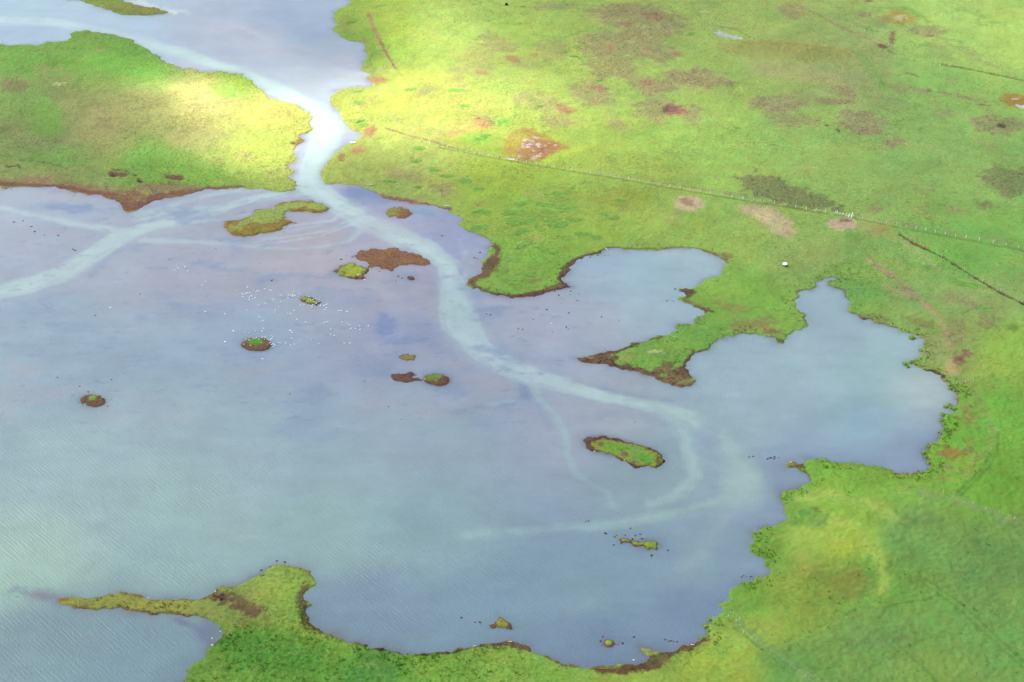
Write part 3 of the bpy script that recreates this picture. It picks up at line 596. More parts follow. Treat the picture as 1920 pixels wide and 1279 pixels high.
pl((150,155,66),[(120,1130),(200,1132),(240,1125),(300,1140),(360,1140),(400,1150),(440,1178)],[6,10,12,10,12,12,14],1.5,2.5,2,.5); pe((120,78,60),155,1135,14,3,0,1,1.5,1.6,.6); pe((140,80,66),118,1124,10,2.5,0,1,1,1.5,.8); pl((95,70,56),[(230,1146),(300,1152),(390,1160)],[1,1.2,1.2],.5,.5,1.5,.7); pl((92,66,56),[(385,1122),(320,1124),(270,1120),(230,1110)],[1,1,1,1],.5,.5,1.5,.6)
pl((78,100,48),[(443,1212),(440,1225),(438,1240),(425,1255)],[.8,.9,.9,.8],.5,.3,2,.7)
# spit at the top
pe((140,135,66),260,18,50,10,5,2,3,3,.6)
# shrub-green bottom land
pe((78,150,42),520,1225,110,35,5,5,8,4,.45); pe((150,180,58),620,1190,60,12,12,3,3,3,.5); pe((82,150,58),700,1255,60,12,0,3,4,3,.5)
pe((86,148,46),560,1150,14,5,30,1.5,1.5,2,.4); pe((165,190,60),505,1110,50,18,0,4,4,4,.4)
pl((135,165,50),[(1125,1252),(1160,1250)],[.8,.8],.4,.3,1,.5)
pe((165,190,70),1170,405,120,30,5,8,8,6,.25)
pl((120,170,52),[(990,360),(1000,400),(1008,430),(1060,450),(1100,470)],[2.5,2,2.5,2,2],1.2,.8,3,.55); pl((100,142,56),[(820,276),(900,292),(1000,310),(1150,334),(1250,352),(1400,377),(1550,401)],1.6,.4,.3,3,.8); pl((170,186,96),[(820,273),(900,289),(1000,307),(1150,330),(1250,348),(1400,373),(1550,397)],1.2,.4,.3,3,.6); pl((100,142,60),[(1600,409),(1700,430),(1800,448),(1925,472)],1.6,.4,.3,3,.8); pl((115,165,62),[(1700,428),(1800,446),(1925,470)],[1.2,1.5,1.5],.8,.5,3,.6)
pl((125,170,66),[(1200,250),(1290,235),(1350,238),(1420,255)],[1,1.5,1.5,1],1,.6,3,.5); pl((112,172,66),[(1600,85),(1640,130),(1660,170)],[8,10,8],3,3,4,.5); pl((110,168,70),[(1650,15),(1700,15),(1740,40)],[4,5,5],2,1.5,4,.6); pe((135,160,85),1765,95,36,16,0,3,3,4,.5); pl((105,160,72),[(1720,90),(1760,72),(1800,78),(1812,100)],[3,3,4,3],2,1.5,4,.5)
pe((105,170,70),1600,440,22,8,25,1.5,1.5,3,.6)

WPAINT = []
def wl_(c, pts, w, soft=1.5, na=.8, wl=5.0, st=.9):
    if sum(w) / len(w) >= 11: WPAINT.append(('line', tuple(int(v_ * .95 + 4) for v_ in c), pts, 4.0, 1.5, 9.0, st * .35, [v_ * 1.2 for v_ in w], 1))
    WPAINT.append(('line', c, pts, soft, na, wl, st, w, 0))
def we(c, x, y, rx, ry, ang=0, soft=4, na=3, wl=8.0, st=.7): WPAINT.append(('poly', c, ell(x, y, rx, ry, ang), soft, na, wl, st, None, 0))
def ws(c, x, y, rx, ry, ang=0, st=.6): we(c, x, y, rx, ry, ang, 2.0, 1.2, 3.0, st)
DB = (114,138,190); PC = (188,212,220); PI = (186,170,190)
we((176,172,200), 1050, 590, 120, 45, 10, 8, 5, 10, .5)
we((150,170,205),130,392,80,13,3,3,2,6,.5); we(DB,135,391,60,8,3,2.5,2,6,.8); we((180,172,195),130,368,80,10,2,3,2,6,.6)
we((185,168,186),600,500,120,22,5,6,4,8,.5); we(PI,600,440,55,15,-8,3,2,6,.8); we((192,170,186),570,475,60,10,0,4,3,6,.5)
we((112,128,186),690,366,48,14,14,3,2,6,.85); we((165,160,200),720,400,60,20,15,4,3,6,.5); we((120,155,196),795,398,22,7,10,2,1.5,4,.7); we((145,150,204),850,465,26,24,20,3,4,5,.5); we((160,160,200),820,440,50,18,25,4,3,6,.5)
we((110,130,188),720,612,16,22,10,2,3,5,.75); we((140,150,195),650,560,60,14,0,4,4,6,.5); we((182,172,190),680,545,70,12,5,4,4,6,.4); we((118,140,192),745,640,40,10,-10,2,3,5,.7)
we((176,168,190),790,560,16,60,-5,4,3,6,.5); we((140,152,198),790,610,18,60,-25,4,3,6,.4)
we((174,170,192),840,680,60,14,15,4,3,6,.5); we((172,166,188),920,715,40,18,20,4,3,5,.5)
wl_((110,132,186),[(950,695),(985,722),(985,745),(955,758),(900,765),(860,772)],[4,8,10,8,5,3],2.5,2,4,.6)
we((168,170,194),860,770,80,18,0,5,4,6,.4); we((140,155,192),1130,845,90,8,14,3,2,5,.0)
we((165,168,194),1110,770,60,20,15,5,4,6,.5)
we((126,140,186),560,255,14,24,30,2.5,1.5,4,.7); we((150,150,190),575,275,14,22,35,2.5,1.5,4,.6)
we((152,168,210),60,58,70,12,0,4,3,8,.4); we((190,185,205),480,70,110,24,15,8,6,10,.5); we((158,180,212),565,75,30,10,0,4,4,8,.5); we((195,186,205),650,120,30,18,30,5,4,8,.5)
wl_((226,226,232),[(240,4),(290,14),(335,24)],[9,13,6],1.6,3.5,4,1.0); wl_((208,212,228),[(440,50),(470,60),(500,75)],[2,5,3],2,2.5,4,.6); wl_((205,210,226),[(300,14),(350,26)],[6,6],3,3,4,.6)
we((150,170,205), 20,585,40,12,-20,4,3,6,.5); wl_((136,148,192),[(-40,590),(30,572),(110,555),(150,540),(175,515),(195,492),(225,468),(270,458)],[3,3,3,3,4,4,2,1.5],2,1.5,5,.55); wl_((146,156,196),[(20,545),(90,500),(150,470),(190,452)],[2,2.5,2.5,2],2,1.5,5,.4); we((150,160,198),110,560,30,14,-15,4,4,6,.4)
we((150,172,202),640,835,150,20,-8,10,8,14,.3); we((140,165,200),560,760,70,20,0,8,6,12,.4); we((172,176,192),300,1160,80,10,0,6,5,10,.0)
we((168,190,192),60,1020,140,40,0,14,8,16,.5); we((150,176,186),500,1000,150,30,-5,12,8,16,.3)  # bright specular patch at lower left painted into the water
we((110,132,176),350,1120,60,8,0,4,2,6,.5); wl_((108,112,160),[(20,1108),(70,1115),(115,1125),(150,1138)],[3,7,8,4],3,2,4,.7); we((132,122,156),85,1118,34,8,5,2.5,1.5,4,.55)
wl_((92,104,152),[(330,1162),(365,1175),(390,1200),(395,1215)],[1.5,2,3,2.5],1.2,.6,3,.75); we((116,122,160),392,1180,20,20,20,1.5,.8,3,.85); we((108,120,165),388,1190,26,20,25,2,1,3,.5)
wl_((206,220,232),[(583,345),(620,378),(680,412),(740,438),(800,468),(835,498)],[10,13,14,12,10,6],2.5,1,6,.0)
# channels of silt water
wl_((186,206,222),[(-400,60),(-100,40),(0,38),(100,42),(200,62),(330,98),(440,133),(520,168),(585,205),(612,235),(608,262),(592,300),(583,335),(585,355)],[18,16,16,16,16,18,17,18,24,26,26,26,24,26],2.0,.8,6,.9)
wl_((192,214,220),[(200,60),(330,96),(440,130),(520,165),(590,205),(615,245),(600,290),(583,340)],[6,8,9,12,16,18,14,14],3,1,6,.8)
wl_((192,212,224),[(583,345),(620,378),(680,412),(740,438),(800,468),(838,500),(852,535),(852,575),(858,610),(890,650),(950,690),(1010,712),(1100,735),(1180,752),(1250,768),(1300,790),(1335,815)],[21,23,25,24,21,18,19,27,31,27,23,20,17,15,13,11,6],1.5,.8,6,[.9]*1 and .85)
we((178,200,212),855,560,36,36,0,5,2,6,.4); we((172,196,206),870,600,46,26,40,5,2,6,.4)
wl_((190,211,222),[(583,352),(520,362),(450,380),(400,398),(330,415),(270,428),(220,448),(170,480),(120,512),(50,535),(-60,560),(-400,600)],[10,9,10,14,18,20,22,22,22,22,22,24],1.8,.8,5,.85)
wl_((176,200,216),[(583,350),(500,352),(440,358),(370,372),(310,388),(260,405)],[4,5,6,6,7,8],2.5,2.2,4,.7); we((170,172,202),400,378,40,7,-10,2,1.5,3,.7)
wl_((188,208,220),[(-400,360),(-60,380),(30,394),(90,410),(150,422),(220,432),(260,434)],[6,6,5,5,6,8,10],2,.8,5,.85); wl_((150,172,208),[(30,402),(90,420),(160,435)],[1.2,1.5,1.5],1.2,.6,3,.5)
wl_((184,202,216),[(680,430),(655,452),(610,462),(550,467),(490,464),(420,456),(330,452),(270,450)],[8,5,3.5,3,4,5,6,8],1.6,.6,4,.85); wl_((182,198,214),[(600,422),(560,430),(520,440),(480,455)],[4,3.5,4,4],1.8,1,4,.75); we((122,158,190),500,459,14,2.5,0,1.2,.6,3,.7)
wl_((176,198,210),[(1230,764),(1300,785),(1345,815),(1375,850),(1395,890),(1400,930)],[11,14,17,22,28,30],4.5,1,6,.7)
wl_((166,190,204),[(1000,722),(1015,752),(1045,785),(1062,815),(1064,850),(1075,885),(1110,908),(1140,925),(1148,950)],[8,7,6,5,5,5,4,4,3],1.6,.8,4,.75); wl_((170,192,205),[(920,760),(960,752),(1000,750)],[2,3,3],2,1,4,.5)
wl_((170,192,206),[(1240,770),(1268,790),(1285,825),(1298,860),(1300,895),(1270,925),(1220,945)],[12,10,9,11,12,10,8],2,1,4,.95)
wl_((170,196,204),[(1405,900),(1360,935),(1280,958),(1180,978),(1100,988),(1000,995),(880,1005)],[20,14,10,8,8,8,8],3,1,6,.8); wl_((170,188,202),[(1400,880),(1370,960),(1330,1020),(1290,1060)],[16,14,10,8],5,3,6,.45)
wl_((140,150,195),[(878,520),(905,600),(960,660),(1060,700)],[1,1.5,1.5,1.5],2,1,4,.3); wl_((138,152,194),[(1060,712),(1150,732),(1260,752)],[1.2,1.2,1.5],1.5,.8,3,.45); wl_((132,146,192),[(1010,722),(1100,748),(1180,768)],[1.2,1.2,1],1.5,.8,3,.35); we((128,155,195),880,545,24,8,30,2.5,1.5,4,.5)
wl_((168,192,206),[(1215,742),(1270,732),(1340,740),(1420,742)],[1.5,2,2,1.5],1.5,1,4,.5); we((150,160,196),1330,815,26,22,40,3,2,4,.6)
we((182,192,206),1720,730,60,36,20,8,4,8,.45); we((176,184,200),1490,660,20,8,20,3,2,5,.4); we((140,158,200),1600,855,90,12,4,5,3,8,.4); we((128,146,192),1560,870,60,6,5,3,2,5,.0)
rs_ = random.Random(4)
for q_ in range(7):
    o_ = q_ * 6.0 + rs_.uniform(-3, 3); x_ = rs_.uniform(-45, 25); j_ = lambda a=3: rs_.uniform(-a, a); wd_ = rs_.uniform(.8, 1.7)
    wl_((186,206,220) if q_ % 3 != 1 else (152,160,200),[(545 + x_,357 + o_ * .5 + j_(1)),(480 + x_ + j_(12),361 + o_ * .8 + j_()),(400 + x_ + j_(14),370 + o_ + j_(4)),(330 + j_(20),384 + o_ * .9 + j_(4)),(262 + j_(10),402 + o_ * .7 + j_(4))],[.8,2.2 * wd_,2.8 * wd_,2.2 * wd_,1],1.1,1.2,3,rs_.uniform(.4,.75))
for a_, b_ in (((640,400),(600,416)),((655,412),(570,440)),((660,420),(540,452))):
    wl_((188,202,216),[a_,((a_[0]+b_[0])/2+4,(a_[1]+b_[1])/2+6),b_,(b_[0]-60,b_[1]+8)],[2,2.6,2,1],.9,.4,3,.8)
wl_((138,150,196),[(870,420),(885,450),(880,490),(862,515)],[3,4,3,2],2,1.5,3,.45); wl_((176,194,214),[(860,450),(880,490),(872,520)],[3,4,4],2,1.5,3,.5)
wl_((140,156,196),[(985,735),(1010,765),(1030,800),(1040,830)],[3,3,2,2],2,1.5,3,.4); wl_((142,158,196),[(1225,785),(1255,815),(1270,850)],[2,2.5,2],2,1.2,3,.35); wl_((142,158,196),[(1310,815),(1330,850),(1345,890)],[3,4,4],2.5,1.5,3,.3)
wl_((140,154,198),[(560,360),(500,372),(440,392),(410,404)],[1,1.5,2,2],1.2,.8,3,.5); wl_((140,154,198),[(420,350),(380,362),(310,376),(275,392)],[2,2,2,2],1.5,.8,3,.55)
wl_((204,220,230),[(583,345),(620,378),(680,412),(740,438),(800,468),(835,498)],[9,12,13,11,8,5],2.5,1,6,.7)
ws((132,158,192),890,1160,8,4,-30,.7)


def fields(g):
    """fields shared by the land stamps"""
    k = H / (H - g.Z)
    return {'x': g.X * k, 'y': g.Y * k}


def apply_paint(g, col, lst, F, rough=None, dz=None):
    for i, (kind, c, pts, soft, na, wl, st, wd, h) in enumerate(lst):
        if st <= 0: continue
        st_ = st * (.9 if tuple(c) in (HE, HD, RE) else 1); soft = soft * (1.15 if tuple(c) in (HE, HD, RE) else 1)
        r = stamp(g, F, kind, pts, soft, na, wl, st_, wd, seed=i % 23, tag_=(h < 0 and h > -.16), streak=(kind == 'line' and lst is WPAINT and h == 0))
        if r is None: continue
        W_, w = r
        col[W_] = col[W_] * (1 - w[..., None]) + alb(c) * w[..., None]
        if dz is not None and h: dz[W_] += h * w
        if rough is not None and tuple(c) in (HE, HD): rough[W_] = np.maximum(rough[W_], w * 1.5)
        if rough is not None and h: rough[W_] = rough[W_] * (1 - w) + 0.8 * w


# ------------------------------------------------------------------ ground sheet
def rows_cols(ncol, nrow, smax=1.12, v0=-45, v1=1330):
    v = np.linspace(v1, v0, nrow)
    ys = unproj(np.full(nrow, 960.0), v)[1]
    near = ys[0] - np.cumsum(np.geomspace(2, 90, 16))
    far = ys[-1] + np.cumsum(np.geomspace(4, 2500, 26))
    ys = np.concatenate([near[::-1], ys, far])
    s = np.linspace(-smax, smax, ncol)
    ext = smax + np.cumsum(np.geomspace(0.004, 2.5, 26))
    return ys, np.concatenate([-ext[::-1], s, ext])


def edge_noise(X, Y):
    return 0.35 * fbm(X, Y, 1.6, 2, 3) + 0.55 * fbm(X, Y, 4.5, 2, 9)


print("building ground")
g = Grid(*rows_cols(1320, 900))
wm = roughen(to_world(MAIN), seed=1); wh = roughen(to_world(HEAD), seed=2); wsn = roughen(to_world(SPIT), seed=3)
SD = np.maximum(np.maximum(sdf(g, wm), sdf(g, wh)), sdf(g, wsn))
SDn = SD + edge_noise(g.X, g.Y) * sstep(25, 10, np.abs(SD))
U, V = proj(g.X, g.Y)
lush = sstep(1150, 1700, U) * sstep(500, 900, V)           # lusher, taller growth lower right
bot = sstep(1120, 1200, V) * sstep(340, 420, U) * sstep(1100, 800, U)
roll = fbm(g.X, g.Y, 60, 3, 4)
hum = fbm(g.X, g.Y, 1.7, 2, 20)
hum2 = fbm(g.X, g.Y, 4.0, 2, 33)
bank = 0.30 + 0.16 * fbm(g.X, g.Y, 14, 2, 5) + 0.25 * lush + 0.2 * bot
land = bank * sstep(0.0, 0.9, SDn) + 0.006 * np.clip(SDn, 0, 26) \
    + sstep(4, 25, SDn) * (0.9 * roll + 0.5) + sstep(0.3, 2.5, SDn) * ((0.10 + 0.10 * lush + 0.16 * bot) * hum + 0.12 * hum2)
land = np.maximum(land, 0.03 + 0.02 * SDn)
bed = -0.05 - 0.5 * sstep(0, 3, -SDn)
g.Z = np.where(SDn > 0, land, bed)
# the low ridge of the headland and the knoll in the lower right field
def mound(px, py, rx, ry, h):
    x0, y0 = unproj(px, py); g.Z[:] += np.where(SDn > 2, 1, 0) * h * np.exp(-(((g.X - x0) / rx) ** 2 + ((g.Y - y0) / ry) ** 2)) * sstep(2, 14, SDn)
mound(330, 215, 55, 35, 3.2); mound(1560, 1020, 22, 20, 2.0); mound(1590, 1095, 14, 12, -1.5); mound(1710, 1010, 26, 30, 1.2); mound(1290, 250, 40, 30, 1.6); mound(850, 190, 50, 30, 1.5)
mound(1500, 470, 40, 30, 1.0)
F = fields(g)
col = idw(F['x'], F['y'], LANDC)
rough = 0.55 + 0.25 * fbm(g.X, g.Y, 22, 2, 12)
rough = np.where(U < 620, rough + 0.25, rough)
rough = np.where((U > 1600) & (V > 600) & (V < 1000), rough * 0.7, rough) + 0.25 * bot
rough = rough * (1 - .45 * sstep(1350, 1500, U) * sstep(850, 950, V))
dz = np.zeros(g.X.shape)
apply_paint(g, col, PAINT, F, rough, dz)
# white water flecks on the bog pool, pale sky reflection put into the colour
def flecks(pts, c, thr, wl, st=0.85, seed=3):
    r = stamp(g, F, 'poly', pts, 1.2, 0, 1, 1.0)
    if r is None: return
    W_, w = r
    n = fbm(F['x'][W_] * 0.6, F['y'][W_], wl, 3, seed)
    k = w * sstep(thr, thr + .25, n) * st
    col[W_] = col[W_] * (1 - k[..., None]) + alb(c) * k[..., None]
flecks([(978,268),(1000,252),(1020,262),(1045,272),(1030,290),(1000,300),(965,300),(970,285)], (205,190,195), .35, 1.6, .6)
flecks([(980,262),(1000,255),(1015,270),(1010,285),(985,280)], (215,208,215), .25, 1.5, .6)
# mud at every water's edge
bare = sstep(1.1, 0.2, SDn + 0.5 * hum) * (SDn > -3) * (0.12 + 0.88 * sstep(-.2, .6, fbm(g.X, g.Y, 12, 2, 44))) * (1 - .6 * sstep(480, 330, V))
mudc = alb((106, 80, 66))
col = col * (1 - (0.75 * bare)[..., None]) + mudc * (0.75 * bare)[..., None]
# patchy sward: leaf tone changes at 5-30 m
rid = sstep(.10, 0, np.abs(fbm(g.X, g.Y, 38, 5, 141, .55))) * sstep(-.3, .5, fbm(g.X, g.Y, 60, 2, 151)) * (SDn > 1)
bl1 = sstep(.45, 1.3, fbm(g.X, g.Y, 13, 5, 161, .68)); bl2 = sstep(.45, 1.3, fbm(g.X, g.Y, 10, 5, 171, .68)); up = sstep(800, 600, V)
for w_, c_ in ((rid * .35, (104, 150, 62)), (bl1 * (.22 + .30 * up), (162, 162, 96)), (bl2 * .34, (112, 160, 62))):
    col = col * (1 - w_[..., None]) + alb(c_) * w_[..., None]
g.Z -= .12 * rid
pt = fbm(g.X, g.Y, 17, 4, 61, .6); pt2 = fbm(g.X, g.Y, 5, 3, 71, .6)
col = col * (1 + 0.08 * pt[..., None] * np.array([1.4, 1.0, .6]) + 0.06 * pt2[..., None] * np.array([1.5, 1.0, .8]))
col = np.where((SDn < -0.5)[..., None], alb((110, 100, 90)), col)
g.Z += dz
g.Z = np.where(SDn > 0, np.maximum(g.Z, .02 + .02 * np.clip(SDn, 0, 2)), g.Z)
me, used = g.build("ground")
add_color(me, np.clip((col * (np.array([1.07, .985, 1.0]) + np.array([.13, .02, -.06]) * (lush + .5 * bot)[..., None]) + col.mean(-1, keepdims=True) * .08), 0.004, .8), used); add_float(me, np.clip(rough, .1, 1.6), used, 'rough')
ground = tag(link("ground", me, M_LAND), kind='structure')
ground['label'] = 'green marshy plain with heath patches around the silty lagoon'
GZ = g.Z


def ground_z(x, y):
    j = np.clip(np.searchsorted(g.ys, y) - 1, 0, len(g.ys) - 2)
    ty = (y - g.ys[j]) / (g.ys[j + 1] - g.ys[j])
    def at(j_):
        s = x / g.W[j_]
        i = int(np.clip(np.searchsorted(g.ss, s) - 1, 0, len(g.ss) - 2))
        t = (s - g.ss[i]) / (g.ss[i + 1] - g.ss[i])
        return GZ[j_, i] * (1 - t) + GZ[j_, i + 1] * t
    return float(at(j) * (1 - ty) + at(j + 1) * ty)


def on_ground(px, py):
    z = 0.0
    for _ in range(4):
        x, y = unproj(px, py, z)
        z = max(ground_z(float(x), float(y)), 0.0)
    return float(x), float(y), z


# ------------------------------------------------------------------ islets
def make_islet(key, pts, label, style):
    w = roughen(to_world(pts), amp=.16, minlen=.8, seed=ord(key))
    x0, x1 = w[:, 0].min() - 3, w[:, 0].max() + 3; y0, y1 = w[:, 1].min() - 3, w[:, 1].max() + 3
    gi = Grid.__new__(Grid)
    xs = np.arange(x0, x1, .3); ys = np.arange(y0, y1, .45)
    gi.X, gi.Y = np.meshgrid(xs, ys); gi.ys = ys; gi.Z = np.zeros_like(gi.X)
    D = small_sdf(gi.X, gi.Y, w)
    D = D + 0.3 * fbm(gi.X, gi.Y, 1.2, 2, 3) + 0.35 * fbm(gi.X, gi.Y, 3, 2, 8)
    hu = fbm(gi.X, gi.Y, 1.4, 3, 14); hb = fbm(gi.X, gi.Y, 5, 3, 15)
    mud = alb((118, 88, 70)); dark = alb((96, 70, 62)); rust = alb((152, 116, 66)); ol = alb((148, 158, 62)); gr = alb((130, 176, 58)); br = alb((170, 186, 66)); deep = alb((104, 158, 56))
    def mix(a, b, t): return a * (1 - t[..., None]) + b * t[..., None]
    c = np.broadcast_to(mud, D.shape + (3,)).copy()
    cx, cy = w.mean(0)
    hgt = 0.28
    if style == 'grass':
        c = mix(c, rust, sstep(-.2, .6, hb) * .6)
        c = mix(c, ol, sstep(1.0, 2.2, D + hb * .8)); c = mix(c, gr, sstep(2.0, 3.4, D + hb * 1.2) * .8); c = mix(c, mud, sstep(.55, 1.1, hb) * .5); hgt = .45
        if key == 'A':
            c = np.broadcast_to(alb((158, 128, 62)), D.shape + (3,)).copy(); c = mix(c, alb((140, 100, 70)), sstep(.1, .8, hb) * .8); c = mix(c, ol, sstep(-.3, .5, hu) * .6)
            for e in (ell(507, 405, 38, 15, -12), ell(545, 388, 30, 6, -8), ell(470, 416, 26, 5, -18), ell(592, 388, 22, 6.5, 4), ell(445, 428, 12, 3, 5)):
                d2 = small_sdf(gi.X, gi.Y, to_world(e)) + .9 * hb + .4 * hu
                c = mix(c, alb((158, 180, 92)), sstep(-.8, .8, d2) * .9)
        if key == 'F':
            c = np.broadcast_to(mud, D.shape + (3,)).copy(); c = mix(c, alb((150, 172, 60)), sstep(.5, 1.2, D + hb * .4))
        if key == 'L':
            top = small_sdf(gi.X, gi.Y, to_world([(1112, 833), (1130, 828), (1165, 835), (1200, 842), (1235, 856), (1236, 866), (1225, 872), (1195, 872), (1170, 858), (1120, 843)])) + .9 + .35 * hb + .3 * hu
            c = np.broadcast_to(dark, D.shape + (3,)).copy(); c = mix(c, mud, sstep(-.2, .5, hu)); c = mix(c, ol, sstep(-.7, .5, top)); c = mix(c, alb((132, 165, 70)), sstep(.5, 2.0, top + .8 * hb)); 
            for e, k_ in ((ell(1150, 840, 16, 7, 10), (118, 170, 60)), (ell(1208, 862, 17, 7, 10), (100, 170, 58)), (ell(1127, 835, 7, 3, 0), (126, 92, 66)), (ell(1170, 853, 7, 4, 20), (120, 96, 70)), (ell(1190, 868, 9, 3, 10), (135, 125, 90)), (ell(1233, 862, 4, 9, 0), (108, 88, 58))):
                d2 = small_sdf(gi.X, gi.Y, to_world(e)) + .4 * hb + .3 * hu
                c = mix(c, alb(k_), sstep(-.6, .6, d2) * .8)
    elif style == 'grassy':
        c = mix(np.broadcast_to(mud, D.shape + (3,)).copy(), alb((150, 170, 62)), sstep(.3, .9, D)); c = mix(c, alb((125, 160, 60)), sstep(0, .8, hb) * .6)
        hgt = .4
    elif style == 'ring':
        c = mix(c, alb((140, 118, 60)), sstep(-.3, .6, hu) * .45)
        x2, y2 = unproj(*{'G': (480, 642), 'H': (175, 747)}[key])
        q = np.hypot((gi.X - x2) / {'G': 2.9, 'H': 1.6}[key], (gi.Y - y2) / {'G': 2.5, 'H': 1.7}[key])
        c = mix(c, deep if key == 'G' else alb((128, 160, 66)), sstep(1.25, .7, q + .25 * hu + .25 * hb)); hgt = .35
        gi.Z += .35 * sstep(1.3, .5, q)
    elif style == 'half':
        x2, y2 = unproj(*{'D': (657, 506), 'K': (816, 706), 'N': (940, 1167)}[key])
        q = np.hypot((gi.X - x2) / {'D': 5.2, 'K': 3.4, 'N': 1.8}[key], (gi.Y - y2) / {'D': 5.5, 'K': 3.0, 'N': 3.0}[key])
        c = mix(c, ol, sstep(.1, .8, hu) * (.8 if key == 'K' else .3))
        c = mix(c, {'D': br, 'K': alb((122, 150, 62)), 'N': ol}[key], sstep(1.3, .7, q + .3 * hu + .35 * hb) * .9); hgt = .35
    elif style == 'brown':
        c = mix(np.broadcast_to(alb((142, 104, 76)), D.shape + (3,)).copy(), rust, sstep(-.4, .8, hb + .4 * hu) * .7)
        if key in 'BI': c = mix(c, ol, sstep(0, .7, -(gi.X - cx) / 6 + hb * .5) * .8 if key == 'B' else sstep(.4, 1.2, D) * .5)
        hgt = .16
    else:
        c = mix(c, dark, sstep(-.2, .5, hu) * .6); hgt = .14
    edge = sstep(.9, .2, D)
    c = mix(c, dark, edge * (.1 if key == 'A' else .4))
    gi.Z += np.where(D > 0, .02 + hgt * sstep(0, 1.2, D) + .06 * hu * sstep(.5, 1.5, D), -.05 - .3 * sstep(0, 2, -D))
    gi.Z[D < 0] = np.minimum(gi.Z[D < 0], -.03)
    me, used = gi.build("islet", keep=D > -1.2)
    add_color(me, np.clip(c * 1.08, .004, .8), used); add_float(me, np.full(D.shape, .8), used, 'rough')
    o = link("islet", me, M_LAND)
    tag(o, label, None, None, 'structure')
    return gi, D


ISG = []
for k_, p_ in ISLETS.items():
    gi, D = make_islet(k_, p_, *ISL_LABEL[k_])
    ISG.append((k_, gi, D))


def surf_z(x, y):
    z = max(ground_z(x, y), 0.0)
    for k_, gi, D in ISG:
        if gi.X[0, 0] < x < gi.X[0, -1] and gi.Y[0, 0] < y < gi.Y[-1, 0]:
            i = int((x - gi.X[0, 0]) / .3); j = int((y - gi.Y[0, 0]) / .45)
            z = max(z, float(gi.Z[min(j, gi.Z.shape[0] - 1), min(i, gi.Z.shape[1] - 1)]))
    return z


# ------------------------------------------------------------------ water
print("building water")
gw = Grid(*rows_cols(1080, 760))
SW = np.maximum(np.maximum(sdf(gw, wm, 30), sdf(gw, wh, 30)), sdf(gw, wsn, 30))
for k_, p_ in ISLETS.items():
    w = to_world(p_)
    W_ = gw.win(w[:, 0].min() - 18, w[:, 0].max() + 18, w[:, 1].min() - 18, w[:, 1].max() + 18)
    d = small_sdf(gw.X[W_], gw.Y[W_], w)
    sc = 1.6 if len(p_) > 10 else 2.2
    SW[W_] = np.maximum(SW[W_], np.where(d < 0, d * sc, d))
SW = SW + 0.5 * fbm(gw.X, gw.Y, 5, 3, 6)
FW = {'x': gw.X, 'y': gw.Y}
wc = idw(gw.X, gw.Y, WATERC, 110)
apply_paint(gw, wc, WPAINT, FW)
UW, VW = proj(gw.X, gw.Y)
n1 = fbm(gw.X, gw.Y * .55, 30, 5, 81, .6); n2 = fbm(gw.X * .5, gw.Y, 12, 4, 91, .6)
wc *= (1 + .045 * n1[..., None] * np.array([1.3, 1, .6]) + .03 * n2[..., None])
mz = sstep(330, 380, VW) * sstep(900, 720, VW + .12 * (600 - UW) * 0) * sstep(1300, 1000, UW)
mo = fbm(gw.X * .6, gw.Y, 14, 6, 111, .68)
k_ = (.60 * sstep(.2, 1.1, mo) * (mz + .2))[..., None]; wc = wc * (1 - k_) + alb((132, 148, 192)) * k_
k_ = (.5 * sstep(.2, 1.1, -mo) * mz)[..., None]; wc = wc * (1 - k_) + alb((176, 172, 194)) * k_
mo2 = fbm(gw.X * .5, gw.Y, 5, 4, 131, .75)
wc *= 1 + .05 * mo2[..., None]
fl = fbm(gw.X * .45, gw.Y, 3.0, 4, 181, .75)
k_ = (.38 * sstep(.55, 1.2, fl) * (mz * .9 + .12))[..., None]; wc = wc * (1 - k_) + alb((112, 120, 160)) * k_
# weed and mud showing through the shallows beside the banks
deep = sstep(350, 1200, VW)
hal = np.exp(np.minimum(SW, 0) / (2.2 + 3.0 * deep)) * (0.16 + 0.28 * deep) * (.8 + .3 * n2)
wc = wc * (1 - hal[..., None]) + alb((104, 124, 164)) * hal[..., None]
h2 = np.exp(np.minimum(SW, 0) / 1.3) * .42 * np.clip(.6 + .9 * fbm(gw.X, gw.Y, 15, 3, 191), 0, 1.2)
wc = wc * (1 - h2[..., None]) + alb((118, 98, 112)) * h2[..., None]
rip = .12 + .88 * sstep(560, 980, VW - .10 * (UW - 400) + 60 * n1) * sstep(1500, 900, UW + 60 * n2)
rip *= np.clip(.75 + .35 * fbm(gw.X, gw.Y, 22, 3, 17), .2, 1.3)
rip = rip * (1 - .75 * sstep(-9, -1, SW)) 
me, used = gw.build("water")
add_color(me, np.clip((wc * (np.array([.935, .985, .80]) + np.array([.03, .045, -.035]) * np.clip(sstep(1000, 1250, UW) + sstep(1000, 1150, VW), 0, 1)[..., None]) + np.array([.006, .006, .004])), .01, .8), used); add_float(me, rip, used, 'ripple')
water = tag(link("water", me, M_WATER), kind='structure')
water['label'] = 'shallow silty lagoon water with pale winding channels'

# ------------------------------------------------------------------ small meshes
def mesh_from(verts, faces, name, smooth=True):
    me = bpy.data.meshes.new(name)
    me.from_pydata([tuple(map(float, v)) for v in verts], [], faces)
    me.update()
    if smooth: me.polygons.foreach_set('use_smooth', [True] * len(me.polygons))
    return me


def loft(rings, caps=True):
    """rings: list of lists of points, same count"""
    v = []; f = []
    n = len(rings[0])
    for r in rings: v += r
    for k in range(len(rings) - 1):
        for i in range(n):
            a = k * n + i; b = k * n + (i + 1) % n
            f.append((a, b, b + n, a + n))
    if caps:
        f.append(tuple(reversed(range(n)))); f.append(tuple(range((len(rings) - 1) * n, len(rings) * n)))
    return v, f


